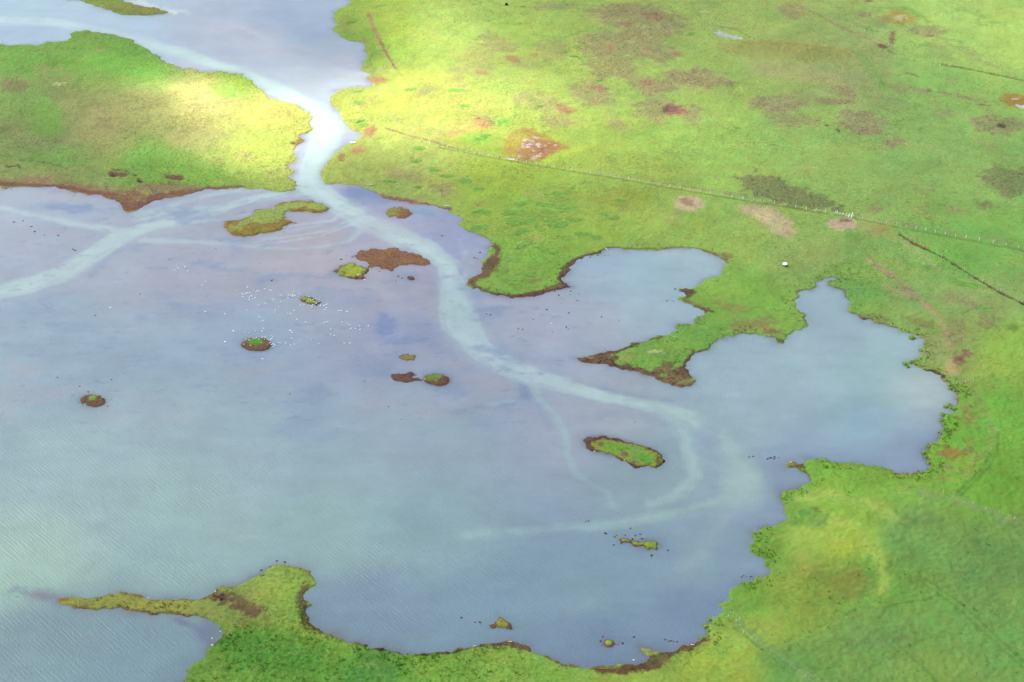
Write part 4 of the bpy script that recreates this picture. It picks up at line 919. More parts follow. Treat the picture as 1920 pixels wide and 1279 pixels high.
def ring(c, r, axis='x', n=8, ry=None):
    ry = r if ry is None else ry
    o = []
    for i in range(n):
        a = 2 * math.pi * i / n
        if axis == 'x': o.append((c[0], c[1] + r * math.cos(a), c[2] + ry * math.sin(a)))
        elif axis == 'y': o.append((c[0] + r * math.cos(a), c[1], c[2] + ry * math.sin(a)))
        else: o.append((c[0] + r * math.cos(a), c[1] + ry * math.sin(a), c[2]))
    return o


def join_vf(parts):
    V = []; Fs = []
    for v, f in parts:
        k = len(V); V += v; Fs += [tuple(i + k for i in q) for q in f]
    return V, Fs


def box(c, s):
    x, y, z = c; a, b, d = s[0] / 2, s[1] / 2, s[2] / 2
    v = [(x + i * a, y + j * b, z + k * d) for i in (-1, 1) for j in (-1, 1) for k in (-1, 1)]
    f = [(0, 1, 3, 2), (4, 6, 7, 5), (0, 4, 5, 1), (2, 3, 7, 6), (0, 2, 6, 4), (1, 5, 7, 3)]
    return v, f


M_BIRD = simple_mat("white_feathers", (.66, .66, .65), .6, .05)
M_CLOD = simple_mat("wet_peat", (.045, .028, .026), .7, .3, 2)
M_POST = simple_mat("weathered_pale_wood", (.58, .57, .48), .8, .15, 4)
M_WHITEW = simple_mat("white_painted_wood", (.74, .73, .68), .7, .08, 4)
M_WIRE = simple_mat("galvanised_wire", (.35, .35, .33), .5, .1, 4)
M_SHRUB = simple_mat("willow_leaves", (.125, .235, .04), .85, .3, .8)
M_TUSS = simple_mat("sedge_blades", (.17, .26, .04), .8, .35, .9)
M_WOOD = simple_mat("bleached_driftwood", (.55, .50, .42), .8, .15, 4)
M_RUST = simple_mat("rusty_plank_wood", (.24, .12, .06), .8, .2, 4)
M_STONE = simple_mat("pale_stone", (.50, .47, .36), .8, .2, 4)
M_WHITE = simple_mat("white_plastic", (.78, .77, .70), .5, .05, 4)
M_DARK = simple_mat("black_bale_wrap", (.025, .028, .034), .5, .2, 4)
M_SLAB = simple_mat("grey_concrete", (.40, .38, .44), .8, .15, 4)


def bird_mesh(pose):
    prof = [(-.48, .01, .13), (-.40, .07, .13), (-.28, .15, .12), (-.08, .215, .11), (.12, .205, .10), (.26, .13, .11), (.34, .05, .13)]
    body = loft([ring((x, 0, z), r, 'x', 8, r * .72) for x, r, z in prof])
    if pose == 0:
        nk = [(.24, 0, .16, .07), (.31, 0, .28, .05), (.33, 0, .40, .045), (.38, 0, .46, .055), (.46, 0, .45, .04), (.55, 0, .43, .012)]
    else:
        nk = [(.22, 0, .14, .08), (.29, 0, .22, .06), (.33, 0, .28, .06), (.38, 0, .29, .05), (.46, 0, .27, .012)]
    neck = loft([[(x + r * math.cos(a) * .7, r * math.sin(a), z + r * math.cos(a) * .7) for a in [2 * math.pi * i / 6 for i in range(6)]] for x, y, z, r in nk])
    wings = []
    for s in (-1, 1):
        wings.append(loft([[(x, s * (.10 + r * .55) + r * .35 * math.cos(a) * 1, .15 + r * .55 * math.sin(a)) for a in [2 * math.pi * i / 6 for i in range(6)]] for x, r in ((-.5, .01), (-.3, .10), (0, .16), (.2, .08))]))
    v, f = join_vf([body, neck] + wings)
    return mesh_from(v, f, "bird")


BM = [bird_mesh(0), bird_mesh(1)]
for m_ in BM: m_.materials.append(M_BIRD)


def bird(px, py, label, scale=1.0):
    x, y = unproj(px, py); x = float(x); y = float(y)
    z = surf_z(x, y)
    if z > 0.03:
        x, y = map(float, unproj(px, py, z)); z = surf_z(x, y)
    o = bpy.data.objects.new("white_bird", random.choice(BM))
    COL.objects.link(o)
    o.location = (x, y, z - .01)
    o.rotation_euler = (0, 0, random.choice([0, math.pi]) + random.gauss(0, .6))
    s = scale * random.choice([.62, .75, .85, .95]); o.scale = (s, s, s)
    tag(o, label, 'bird', 'white birds of the lagoon flock')


def Q(ox, oy, s, lst): return [(ox + x / s, oy + y / s) for x, y in lst]
b7 = Q(430, 520, 10.656, [(148,262),(362,197),(485,262),(258,322),(330,322),(368,310),(412,303),(278,346),(272,390),(442,377),(397,403),(401,453),(472,433),(515,413),(530,295),(557,270),(572,283),(603,265)])
for p in b7: bird(*p, 'white bird in the loose cluster on open water left of the crowded green islet')
for p in Q(430, 520, 10.656, [(705,238),(815,255),(846,270)]): bird(*p, 'white bird just right of the loose cluster, floating towards the crowded green islet')
for p in Q(430, 520, 10.656, [(886,445),(1023,366),(1030,486),(983,592),(917,656),(908,700),(1167,720),(1225,730),(1304,670),(1352,847),(1523,890)]): bird(*p, 'white bird scattered on blue water below left of the crowded green islet')
for p in Q(430, 520, 10.656, [(1280,284),(1182,348),(1209,366),(1262,350),(1305,368),(1263,380),(1170,413)]): bird(*p, 'white bird in the tight little knot just left of the crowded green islet')
for p in Q(430, 520, 10.656, [(1400,325),(1353,447),(1422,560),(1488,543),(1656,602),(1766,596),(1888,570),(1820,572),(1590,570)]) + Q(560, 540, 10.656, [(503,357),(543,345),(577,328),(556,395),(521,437)]): bird(*p, 'white bird swimming close round the crowded green islet')
for p in Q(430, 520, 10.656, [(1480,390),(1543,387),(1590,394),(1457,410),(1492,470),(1555,487),(1600,515),(1672,453),(1590,450),(1727,437),(1747,462),(1793,453),(1790,495),(1665,548),(1690,545),(1740,520),(1770,540),(1825,538),(1650,565),(1705,575),(1722,580),(1705,490),(1630,465)]): bird(*p, 'white bird standing on the narrow green islet or its muddy rim', .8)
for p in Q(430, 520, 10.656, [(716,528),(588,560),(358,667),(601,803),(645,878),(685,868)]): bird(*p, 'white bird on open water between the loose cluster and the round brown islet')
for p in Q(430, 520, 10.656, [(78,1060),(82,1082)]): bird(*p, 'white bird of the close pair left above the round brown islet')
for p in Q(430, 520, 10.656, [(305,1112),(394,1108),(516,1073),(656,1075),(679,1027)]): bird(*p, 'white bird in the short row just above the round brown islet')
for p in Q(430, 520, 10.656, [(831,1172),(877,1186),(851,1225),(824,1250),(716,1198),(662,1197)]) + Q(400, 600, 10.656, [(1131,460),(1165,497),(1200,480),(1225,497),(1225,515),(1188,533)]): bird(*p, 'white bird on the water hugging the right side of the round brown islet')
for p in Q(400, 600, 10.656, [(705,388),(652,408),(620,433),(798,370),(862,360),(615,485),(745,508),(1023,395),(1023,580),(720,408),(955,450),(840,385),(905,392)]): bird(*p, 'white bird standing on the round brown islet round its green tuft', .8)
for p in Q(400, 600, 10.656, [(1298,453),(1337,463),(1449,467),(1546,509),(1620,490)]): bird(*p, 'white bird in the thin line trailing right from the round brown islet')
for p in Q(430, 520, 10.656, [(1209,1063),(1237,1074),(1255,1105),(1250,1225),(1388,1240),(1638,1247)]): bird(*p, 'white bird between the round brown islet and the far right scatter')
bird(*Q(400, 600, 10.656, [(239,437)])[0], 'lone white bird floating left of the round brown islet')
bird(*Q(400, 600, 10.656, [(980,780)])[0], 'lone white bird floating directly below the round brown islet')
for p in Q(560, 540, 10.656, [(800,465),(849,458),(964,475)]): bird(*p, 'white bird of the three strung out right of the crowded green islet')
for p in Q(560, 540, 10.656, [(523,697),(577,687),(641,824),(640,931),(713,953),(402,1113)]): bird(*p, 'white bird scattered midway below the crowded green islet')
for p in Q(560, 540, 10.656, [(868,683),(968,716),(1013,737),(1032,824),(1060,804),(1132,811),(1211,762),(1226,832)]): bird(*p, 'white bird in the right hand group on water over a dark blue patch')
bird(*Q(560, 540, 10.656, [(1390,762)])[0], 'rightmost white bird of the flock, alone past the right hand group')
for p in Q(560, 540, 10.656, [(914,1110),(1021,1107)]): bird(*p, 'white bird of the level pair at the lower right of the flock')
for p in Q(300, 480, 10.656, [(330,190),(361,237),(287,285),(500,220),(555,297)]): bird(*p, 'white bird in the small group of five at the upper left of the flock')
for p in Q(300, 480, 10.656, [(908,510),(842,581)]): bird(*p, 'white bird of the pair between the group of five and the loose cluster')
bird(385, 584.5, 'lone white bird on open water left of the loose cluster, the brighter upper one')
bird(421.6, 588.6, 'lone white bird on open water just below the loose cluster')
bird(463.6, 582.6, 'single white bird right beneath the loose cluster on blue water')
bird(422, 641, 'single white bird far left of the round brown islet')
bird(207, 577, 'lone white bird far out on the left water')
bird(1033, 606.5, 'lone white bird on the bay left of the brown pointed spit')
bird(1188, 1238, 'lone white bird on dark water by the bottom mud beach')
for i_, p in enumerate([(398, 1197), (398, 1210), (413, 1184)]): bird(*p, ['middle white bird on the mud of the little cove', 'lowest white bird at the cove edge by the grass', 'topmost white bird on the mud of the little cove'][i_])


# clods of peat lying in the shallows
def clod_mesh(seed):
    r = random.Random(seed)
    rings = []
    for k, (z, q) in enumerate([(-.15, .55), (0.0, .6), (.14, .45), (.24, .2)]):
        rings.append([(q * math.cos(a) * (1 + r.uniform(-.25, .25)) * 1.25, q * math.sin(a) * (1 + r.uniform(-.25, .25)), z + r.uniform(-.04, .04)) for a in [2 * math.pi * i / 9 for i in range(9)]])
    v, f = loft(rings)
    me = mesh_from(v, f, "peat_clod"); me.materials.append(M_CLOD); return me
CM = [clod_mesh(s) for s in range(5)]
def clods(lst, label, s0=1.0):
    for px, py in lst:
        x, y = map(float, unproj(px, py))
        o = bpy.data.objects.new("peat_clod", random.choice(CM)); COL.objects.link(o)
        o.location = (x, y, max(surf_z(x, y), 0)); o.rotation_euler = (0, 0, random.uniform(0, 6.3))
        s = s0 * random.uniform(.36, .75); o.scale = (s * random.uniform(1, 1.5), s, s * .8)
        tag(o, label, 'clod', 'dark peat clods in the shallows')
S_ = 3.762
clods(Q(0,320,S_,[(98,363),(163,354),(245,430),(313,456),(410,457),(513,555),(530,563),(222,395)]), 'small dark clod on the lilac mudflat between the two left channels', 1.1)
clods(Q(0,320,S_,[(347,157),(520,180),(42,128),(80,130)]), 'small dark clod in the shallows below the left headland beach', .9)
clods(Q(0,320,S_,[(1523,550),(1407,630),(1195,625)]), 'dark speck on the mudflat above the group of five birds', .8)
clods(Q(0,320,S_,[(672,1021),(990,870)]), 'faint dark speck on the open water left of the bird flock', .8)
clods(Q(480,320,S_,[(110,775)]), 'dark clod alone above the bird flock'); clods(Q(480,320,S_,[(1313,460)]), 'dark clod beside the channel right of the small oval islet', 1.2)
clods(Q(480,320,S_,[(985,778),(1005,745),(1030,760),(870,710)]), 'mud crumb beside the tiny speck islet below the broad bare brown one')
clods(Q(480,320,S_,[(635,600),(680,610),(600,625)]), 'mud crumb between the yellow topped and the bare brown islets')
clods(Q(480,320,S_,[(1580,578),(1540,615),(1560,620)]), 'reddish clod just off the bare bank right of the channel', 1.3)
clods(Q(480,320,S_,[(1653,1018),(1625,1010),(1850,1115)]), 'dark speck in the bay below the muddy point', .8)
clods(Q(960,320,S_,[(410,875),(460,917),(345,935),(330,878),(300,850),(400,1003),(415,850),(470,870)]), 'dark clod scattered off the brown point at the bay mouth', .9)
clods(Q(960,320,S_,[(150,1048),(285,1138),(383,1103),(400,1118),(632,1032),(753,1056),(75,1120),(245,980)]), 'dark clod far out in the middle of the bay', .9)
clods(Q(960,320,S_,[(1093,917),(1138,920),(1152,835)]), 'dark clod by the brown notch on the right side of the bay')
clods(Q(960,320,S_,[(555,608),(605,598),(655,600),(687,600),(550,612)]), 'dark clod in the line along the top left of the bay', .9)
clods(Q(1420,640,S_,[(75,828),(95,822),(125,815),(150,822),(70,832),(118,828)]) + Q(960,640,S_,[(1805,828),(1825,822),(1850,815)]), 'dark clod in the string left of the short grassy spur')
clods(Q(960,640,S_,[(1672,817),(1700,812)]), 'dark clod at the far left end of the string off the grassy spur')
clods(Q(1420,640,S_,[(1280,645),(1297,652)]), 'dark clod touching the tussocky right shore of the lower bay'); clods(Q(1420,640,S_,[(1155,755)]), 'tiny dark clod near the lower right shore of the bay', .7)
clods(Q(960,640,S_,[(625,543),(868,570)]), 'tiny dark speck above the long grassy islet', .7)
clods(Q(0,640,S_,[(555,433),(622,357),(585,456),(560,317),(515,382),(785,412),(760,460),(785,270),(405,255)]), 'dark clod round the lone oval islet at left', .8)
clods(Q(480,640,S_,[(765,283),(238,371),(935,461),(1025,552)]), 'tiny dark speck on the wide open water', .7)
clods(Q(480,640,S_,[(1125,240),(1140,262),(1155,275),(1110,235)]), 'mud crumb between the ragged mud islet and the oval mossy one', .9)
clods(Q(960,939,S_,[(717,312),(905,236),(725,255),(738,245),(770,298),(798,242),(870,247),(918,268),(660,230),(985,386),(1100,350),(835,195),(850,270)]), 'dark clod round the small bright olive islet')
clods(Q(960,939,S_,[(540,142),(520,145)]), 'reddish clod alone on the wide water above the olive islet', .9)
clods(Q(960,939,S_,[(1620,538),(1635,528),(1655,537),(1685,535)]), 'dark clod in the row at the mouth of the round right cove', .9)
clods(Q(960,939,S_,[(640,958),(625,990),(630,1020),(752,1015),(780,1005),(722,1010)]), 'dark clod round the tiny olive tuft islet', .8)
clods(Q(960,939,S_,[(1080,980),(1105,992),(1120,988),(1140,993),(1165,995),(860,960)]), 'dark clod off the bottom mud beach', .9)
clods([(31.9, 1119.2)], 'dark clod off the tip of the long left spit'); clods(Q(480,939,S_,[(1545,857),(1580,858),(1450,825)]), 'dark clod left of the little triangular islet')
clods(Q(480,939,S_,[(147,425),(203,433),(103,468),(37,490)]), 'dark clod along the outer edge of the rounded green point')


# low willow shrubs: mounds of leaf faces
def shrub_mesh(seed, leaves=420):
    r = random.Random(seed); v = []; f = []
    # woody cushion
    for _ in range(leaves):
        a = r.uniform(0, 2 * math.pi); q = math.sqrt(r.random()) * (1 + .26 * math.sin(2 * a + seed) + .2 * math.sin(3 * a + 2.3 * seed) + .12 * math.sin(7 * a + seed))
        x, y = q * math.cos(a), q * math.sin(a)
        z = max(0.03, (1 - min(q, 1) ** 2) ** .5) * r.uniform(.35, 1.0)
        s = r.uniform(.07, .15)
        n = Vector((x * .8 + r.uniform(-.5, .5), y * .8 + r.uniform(-.5, .5), 1.0)).normalized()
        t = n.orthogonal().normalized(); b = n.cross(t)
        th = r.uniform(0, 6.3); t2 = t * math.cos(th) + b * math.sin(th); b2 = n.cross(t2)
        k = len(v); c = Vector((x, y, z))
        for (i, j) in ((1.3, 0), (0, .7), (-1.3, 0), (0, -.7)): v.append(tuple(c + t2 * s * i + b2 * s * j))
        f.append((k, k + 1, k + 2, k + 3))
    # low stems mass
    rr = loft([[(q * math.cos(a), q * math.sin(a), z) for a in [2 * math.pi * i / 14 for i in range(14)]] for q, z in ((.9, -.1), (.8, .15), (.5, .38), (.1, .48))])
    V, Fs = join_vf([(v, f), rr])
    me = mesh_from(V, Fs, "foliage", False); me.materials.append(M_SHRUB); return me
SM = [shrub_mesh(s) for s in range(4)]
SHR = {
 'dark green willow mat in the sunlit grass right of the river bend': Q(480,0,S_,[(715,648),(735,720),(760,880),(745,850),(1095,630)]),
 'flat green willow mat on the bright plain left of the orange bog pool': Q(480,0,S_,[(1410,637),(1470,745),(1750,850),(1570,980),(1620,955)]),
 'round willow mat beside the brown track by the top shore': Q(480,0,S_,[(685,155)]),
 'small willow mat in the slope below the post fence': Q(480,0,S_,[(1130,1135),(1160,1045),(1255,1195),(1345,1240),(1480,1270)]) + Q(480,320,S_,[(1475,80),(1570,130)]),
 'small willow mat just above the reddish beach': Q(480,320,S_,[(1150,115),(945,75),(1350,38)]),
 'dark willow mat in the green slope above the channel bend': Q(480,320,S_,[(1620,290),(1825,290),(1840,350),(1800,630),(1580,400),(1870,225)]),
 'dark willow mat in the close group left of the winding ditch': Q(960,320,S_,[(85,228),(100,355),(95,420),(20,290),(80,525),(110,725),(30,770)]),
 'dark willow mat in the close group right of the winding ditch': Q(960,320,S_,[(340,160),(395,265),(280,295),(300,350),(320,375),(235,240),(430,345)]),
 'willow mat on the open slope above the bay': Q(960,320,S_,[(640,310),(710,335),(485,445),(580,465),(295,580)]),
 'tiny dark willow mat in the middle of the yellowish hollow': Q(960,320,S_,[(765,208)]),
 'willow mat on the green neck between the two bays': Q(960,320,S_,[(1345,1118),(1150,1190)]),
 'blue green willow mat beside the straight dark ditch': Q(1420,320,S_,[(1455,800)]),
 'small green willow mat in the rough ground near the right edge': Q(1420,320,S_,[(1610,970)]),
 'little dark willow mat on the heathy upper plain': Q(960,0,S_,[(80,47),(372,370),(437,398),(602,570),(190,748),(1265,243),(1585,903)]),
}
SRAD = {'Q': 0}
for lab, lst in SHR.items():
    big = 'close group' in lab or 'blue green' in lab or 'bog pool' in lab or 'channel bend' in lab
    for px, py in lst:
        x, y, z = on_ground(px, py)
        o = bpy.data.objects.new("willow_shrub", None); COL.objects.link(o)
        ra = random.uniform(2.6, 3.8) if big else random.uniform(1.7, 2.7)
        if 'heathy' in lab or 'tiny' in lab: ra = 1.6
        if 'round willow' in lab or 'small willow mat in the slope' in lab: ra = 2.6
        o.location = (x, y, z - .08); o.rotation_euler = (0, 0, random.uniform(0, 6.3))
        tag(o, lab, 'shrub', 'low willow mats on the plain')
        fo = bpy.data.objects.new("foliage", random.choice(SM)); COL.objects.link(fo); fo.parent = o
        fo.scale = (ra * random.uniform(1.1, 1.6), ra * random.uniform(.8, 1.1), .42); fo.rotation_euler = (0, 0, -o.rotation_euler.z + random.gauss(0, .3))


# tussocks at the water's edge of the lower right bay
def tuss_mesh(seed):
    r = random.Random(seed); v = []; f = []
    for _ in range(260):
        a = r.uniform(0, 6.3); q = math.sqrt(r.random())
        b = Vector((q * math.cos(a) * .6, q * math.sin(a) * .6, 0)); out = Vector((math.cos(a), math.sin(a), 0)) * (q * .7 + .1)
        L = r.uniform(.5, 1.0); tip = b + out * L * .8 + Vector((0, 0, L * (1.1 - q * .7)))
        s = Vector((-math.sin(a), math.cos(a), 0)) * .07
        k = len(v); v += [tuple(b - s), tuple(b + s), tuple(tip + s * .6), tuple(tip - s * .6)]; f.append((k, k + 1, k + 2, k + 3))
    rr = loft([[(q * math.cos(a), q * math.sin(a), z) for a in [2 * math.pi * i / 10 for i in range(10)]] for q, z in ((.75, -.3), (.85, .0), (.7, .35), (.25, .6))])
    V, Fs = join_vf([(v, f), rr]); me = mesh_from(V, Fs, "sedge_tussock", False); me.materials.append(M_TUSS); return me
TM = [tuss_mesh(s) for s in range(3)]
def tuss(lst, label, sc=1.0):
    for px, py in lst:
        x, y = map(float, unproj(px, py)); o = bpy.data.objects.new("sedge_tussock", random.choice(TM)); COL.objects.link(o)
        o.location = (x, y, surf_z(x, y) - .02); o.rotation_euler = (0, 0, random.uniform(0, 6.3)); s = sc * random.uniform(.85, 1.2); o.scale = (s, s, s * .8)
        tag(o, label, 'tussock', 'sedge tussocks along the right bay')
tuss([(1697,683)], 'round green tussock standing in water off the pointed right shore, left of two'); tuss([(1702,688)], 'round green tussock standing in water off the pointed right shore, right of two', .9)
tuss([(1710,634)], 'single flat green tussock in water near the top of the right bay', 1.2); tuss([(1773,763)], 'larger green tussock in water at the small inlet on the right shore', 1.2); tuss([(1781,759)], 'smaller green tussock in water next to the larger one at the small inlet', .8)
tuss([(1707,680),(1712,679),(1718,677)], 'bright green tussock on the tip of the pointed right shore', .9)
tuss([(1727,658),(1736,645)], 'green tussock overhanging the notch on the right shore'); tuss([(1782,722),(1783,729),(1790,732)], 'green tussock by the water where three fence posts end', 1.1)
tuss([(1768,778),(1767,789),(1771,797),(1770,806)], 'green tussock lining the right shore below the small inlet'); tuss([(1742,837),(1733,850),(1736,857),(1741,868)], 'green tussock lining the lower end of the right bay')
tuss([(1784,764),(1789,768)], 'dark green tussock on the upper lip of the small inlet')
tuss([(1330,1162),(1324,1174),(1328,1183),(1326,1193),(1316,1197)], 'olive tussock at the water below the bottom fence corner', .9)

# sedge and tall grass thickening along the lower shores and in the near fields
def sedge():
    r = np.random.RandomState(5)
    inside = (U > -60) & (U < 1980) & (V < 1340)
    dens = np.where((SDn > .4) & (SDn < 5), .25 + .6 * lush + .1 * bot, 0) * sstep(350, 700, V) + np.where(SDn >= 5, .03 * lush * sstep(700, 1100, V) + .2 * bot, 0)
    patch = sstep(-.5, .7, fbm(g.X, g.Y, 7, 3, 55))
    area = np.gradient(g.ys)[:, None] * (g.W * (g.ss[700] - g.ss[699]))[:, None]
    pr = np.where(inside & (rough > .2), dens * patch * area * 1.1, 0)
    pick = np.argwhere(r.rand(*pr.shape) < pr)
    print('sedge clumps', len(pick))
    nb = 9; n = len(pick)
    jx = r.rand(n) - .5; jy = r.rand(n) - .5
    cx = g.X[pick[:, 0], pick[:, 1]] + jx * .4; cy = g.Y[pick[:, 0], pick[:, 1]] + jy * .5; cz = g.Z[pick[:, 0], pick[:, 1]]
    cc = col[pick[:, 0], pick[:, 1]] * r.uniform(.8, 1.2, (n, 1))
    size = r.uniform(.3, .62, n) * (.8 + .4 * bot[pick[:, 0], pick[:, 1]])
    ang = r.rand(n, nb) * 6.28; q = np.sqrt(r.rand(n, nb)) * .55
    bx = cx[:, None] + q * np.cos(ang) * size[:, None]; by = cy[:, None] + q * np.sin(ang) * size[:, None]
    hh = size[:, None] * r.uniform(.5, 1.0, (n, nb)); lean = size[:, None] * r.uniform(.2, .8, (n, nb))
    tx = bx + np.cos(ang) * lean; ty = by + np.sin(ang) * lean; tz = cz[:, None] + hh
    wx = -np.sin(ang) * .10; wy = np.cos(ang) * .10
    z0 = np.repeat(cz[:, None], nb, 1) - .05
    P = np.stack([np.stack([bx - wx, by - wy, z0], -1), np.stack([bx + wx, by + wy, z0], -1), np.stack([tx + wx, ty + wy, tz], -1), np.stack([tx - wx, ty - wy, tz], -1)], 2).reshape(-1, 3)
    me = bpy.data.meshes.new("shore_sedge"); nv = len(P)
    me.vertices.add(nv); me.vertices.foreach_set('co', P.astype(np.float32).ravel())
    me.loops.add(nv); me.loops.foreach_set('vertex_index', np.arange(nv, dtype=np.int32))
    me.polygons.add(nv // 4); me.polygons.foreach_set('loop_start', np.arange(0, nv, 4, dtype=np.int32)); me.update(calc_edges=True)
    C_ = np.repeat(cc * np.array([1.85, 1.7, 1.4]), nb * 4, 0)
    add_color(me, np.clip(C_, .01, .6), None)
    m, nt, b = new_mat("sedge_leaf"); at = N(nt, 'ShaderNodeAttribute', attribute_name='Col'); nt.links.new(at.outputs['Color'], b.inputs['Base Color']); b.inputs['Roughness'].default_value = .8
    b.inputs['Specular IOR Level'].default_value = .1
    o = link("shore_sedge", me, m); tag(o, 'tall sedge and rough grass fringing the lower shores', kind='stuff')
sedge()

# ------------------------------------------------------------------ fences
def post_mesh(h=1.3, w=.15):
    v, f = loft([ring((0, 0, z), r, 'z', 7) for z, r in ((-.3, w * .55), (0, w * .55), (h * .9, w * .5), (h, w * .3))])
    return mesh_from(v, f, "post")
PM = {k: post_mesh(h, w) for k, (h, w) in {'std': (1.45, .25), 'thin': (1.3, .18), 'thick': (1.8, .42), 'near': (1.3, .12)}.items()}
for k_ in PM: PM[k_].materials.append(M_WHITEW if k_ == 'thick' else M_POST)


def fence(label, pts, spacing=None, kind='std', wires=(.55, 1.1), wr=.007):
    P = [on_ground(*p) for p in pts]
    pos = []
    if spacing:
        for a, b in zip(P[:-1], P[1:]):
            L = math.hypot(b[0] - a[0], b[1] - a[1]); n = max(1, round(L / spacing))
            for i in range(n):
                t = i / n; pos.append((a[0] + (b[0] - a[0]) * t, a[1] + (b[1] - a[1]) * t))
        pos.append(P[-1][:2])
    else: pos = [p[:2] for p in P]
    root = bpy.data.objects.new("post_and_wire_fence", None); COL.objects.link(root)
    c = (pos[0][0], pos[0][1], surf_z(*pos[0])); root.location = c
    tag(root, label, 'fence', 'post and wire fences on the plain')
    tops = []
    for x, y in pos:
        z = surf_z(x, y)
        o = bpy.data.objects.new("post", PM[kind]); COL.objects.link(o); o.parent = root
        o.location = (x - c[0], y - c[1], z - c[2]); o.rotation_euler = (random.gauss(0, .07), random.gauss(0, .09), random.uniform(0, 6))
        o.scale = (1, 1, random.uniform(.85, 1.1)); tops.append((x - c[0], y - c[1], z - c[2]))
    parts = []
    for h in wires:
        rings_ = [ring((x, y, z + h), wr, 'y', 4) for x, y, z in tops]
        parts.append(loft(rings_))
    if parts and len(tops) > 1:
        v, f = join_vf(parts); link("wire", mesh_from(v, f, "wire"), M_WIRE, root)
    return root


fence('long fence of pale posts crossing the plain from the river bend to the gate', [(709,259),(733,255),(756,257),(789,265),(822,274),(856,281),(900,290),(950,299),(1006,309),(1090,322),(1160,334),(1217,343),(1275,354),(1332,363),(1393,373),(1452,382),(1512,393),(1548,398),(1566,401)], 5.0)
fence('fence of pale posts running right from the gate to the right edge', [(1600,406),(1635,414),(1662,419),(1700,426),(1753,436),(1811,446),(1862,455),(1910,465),(1960,474),(2010,483)], 4.9)
fence('sparse low fence beside the straight dark ditch at right', [(1706,449),(1715,457),(1731,463),(1765,482),(1808,509),(1842,528),(1877,546),(1916,566),(1950,585)], None, 'thin')
fence('short fence along the top lake shore beside the brown track', [(669,20),(679,37),(687,53),(695,71),(707,92),(727,115),(722,128)], None, 'std')
fence('faint fence curving round the sunlit point at the river bend', [(644,178),(655,195),(671,210),(687,226),(703,234),(722,241)], None, 'thin')
fence('short fence next to the brown patches in the top right', [(1598,49),(1620,60),(1643,72),(1666,85),(1677,89)], None, 'std')
fence('few posts at the start of the thin dark ditch in the top right', [(1743,123),(1762,124)], None, 'std')
fence('three posts leading away from the right bay shore', [(1793,720),(1810,718),(1824.5,715)], None, 'near')
fence('fence of thin posts crossing the lower right field to the right edge', [(1757.6,873),(1769,925),(1787,932),(1809,943),(1824,944.5),(1848,955),(1873,962),(1901,974),(1935,988)], None, 'near')
fence('thin fence in rough grass running down to the bottom edge', [(1380,1166),(1394,1187),(1417,1203),(1445.5,1222),(1468,1239),(1510,1270),(1550,1305)], None, 'near')
fence('short fence corner dipping to the water above the bottom fence', [(1336.5,1161),(1357,1156),(1365,1157),(1370,1151),(1387,1162),(1380,1166)], None, 'near')

# gate of stout white posts with rails
root = bpy.data.objects.new("gate", None); COL.objects.link(root)
gp = [on_ground(*p) for p in [(1569.2,401.5),(1574.5,403),(1579.3,404),(1585.6,405.5),(1591,407),(1596.5,408)]]
root.location = gp[0]
tag(root, 'white wooden gate of stout posts in the long fence', 'gate')
for i_, p in enumerate(gp):
    o = bpy.data.objects.new("post", PM['thick' if i_ in (0, 4, 5) else 'std']); COL.objects.link(o); o.parent = root
    o.location = (p[0] - gp[0][0], p[1] - gp[0][1], p[2] - gp[0][2]); o.scale = (1, 1, (1.0, .9, .9, 1, .95, 1.45)[i_]); o.rotation_euler = (0, (0, .1, .2, .25, .2, .12)[i_], 0)
for h in (.5, .95):
    v, f = loft([ring((p[0] - gp[0][0], p[1] - gp[0][1], p[2] - gp[0][2] + h), .045, 'y', 5) for p in gp])
    link("rail", mesh_from(v, f, "rail"), M_WHITEW, root)


# ------------------------------------------------------------------ single things
def at_ground(o, px, py, rz=0, dz=0):
    x, y, z = on_ground(px, py); o.location = (x, y, z + dz); o.rotation_euler = (0, 0, rz)


# round white drinking trough: annular white lid on a dark drum
root = bpy.data.objects.new("cattle_trough", None); COL.objects.link(root)
at_ground(root, 1471.5, 498)
root.scale = (.85, .85, .85)
tag(root, 'round white ring topped trough standing alone in the grass above the right bay', 'trough')
n = 24
v, f = loft([ring((0, 0, z), r, 'z', n) for z, r in ((.95, 1.22), (1.1, 1.28), (1.2, 1.2), (1.2, .5), (1.0, .42))], caps=False)
link("rim", mesh_from(v, f, "rim"), M_WHITE, root)
v, f = loft([ring((0, 0, z), r, 'z', n) for z, r in ((.9, .42), (1.0, .43))])
link("basin", mesh_from(v, f, "basin"), M_SLAB, root)
v, f = loft([ring((0, 0, z), r, 'z', n) for z, r in ((-.1, .55), (.5, .6), (.97, .8))])
link("drum", mesh_from(v, f, "drum"), M_SLAB, root)
for i_ in range(4):
    a = math.pi / 4 + i_ * math.pi / 2
    v, f = box((1.0 * math.cos(a), 1.0 * math.sin(a), .45), (.14, .14, 1.06))
    link("leg", mesh_from(v, f, "leg", False), M_DARK, root)

# black wrapped bale and its small neighbour
v, f = loft([ring((x, 0, .6), r, 'x', 18) for x, r in ((-.75, .5), (-.68, .62), (0, .66), (.68, .62), (.75, .5))])
o = link("hay_bale", mesh_from(v, f, "hay_bale"), M_DARK); at_ground(o, 949.5, 9.5, .2, -.05); o.scale = (1.05, 1.05, 1.05)
tag(o, 'dark wrapped bale alone on the bright grass at the top edge', 'bale')
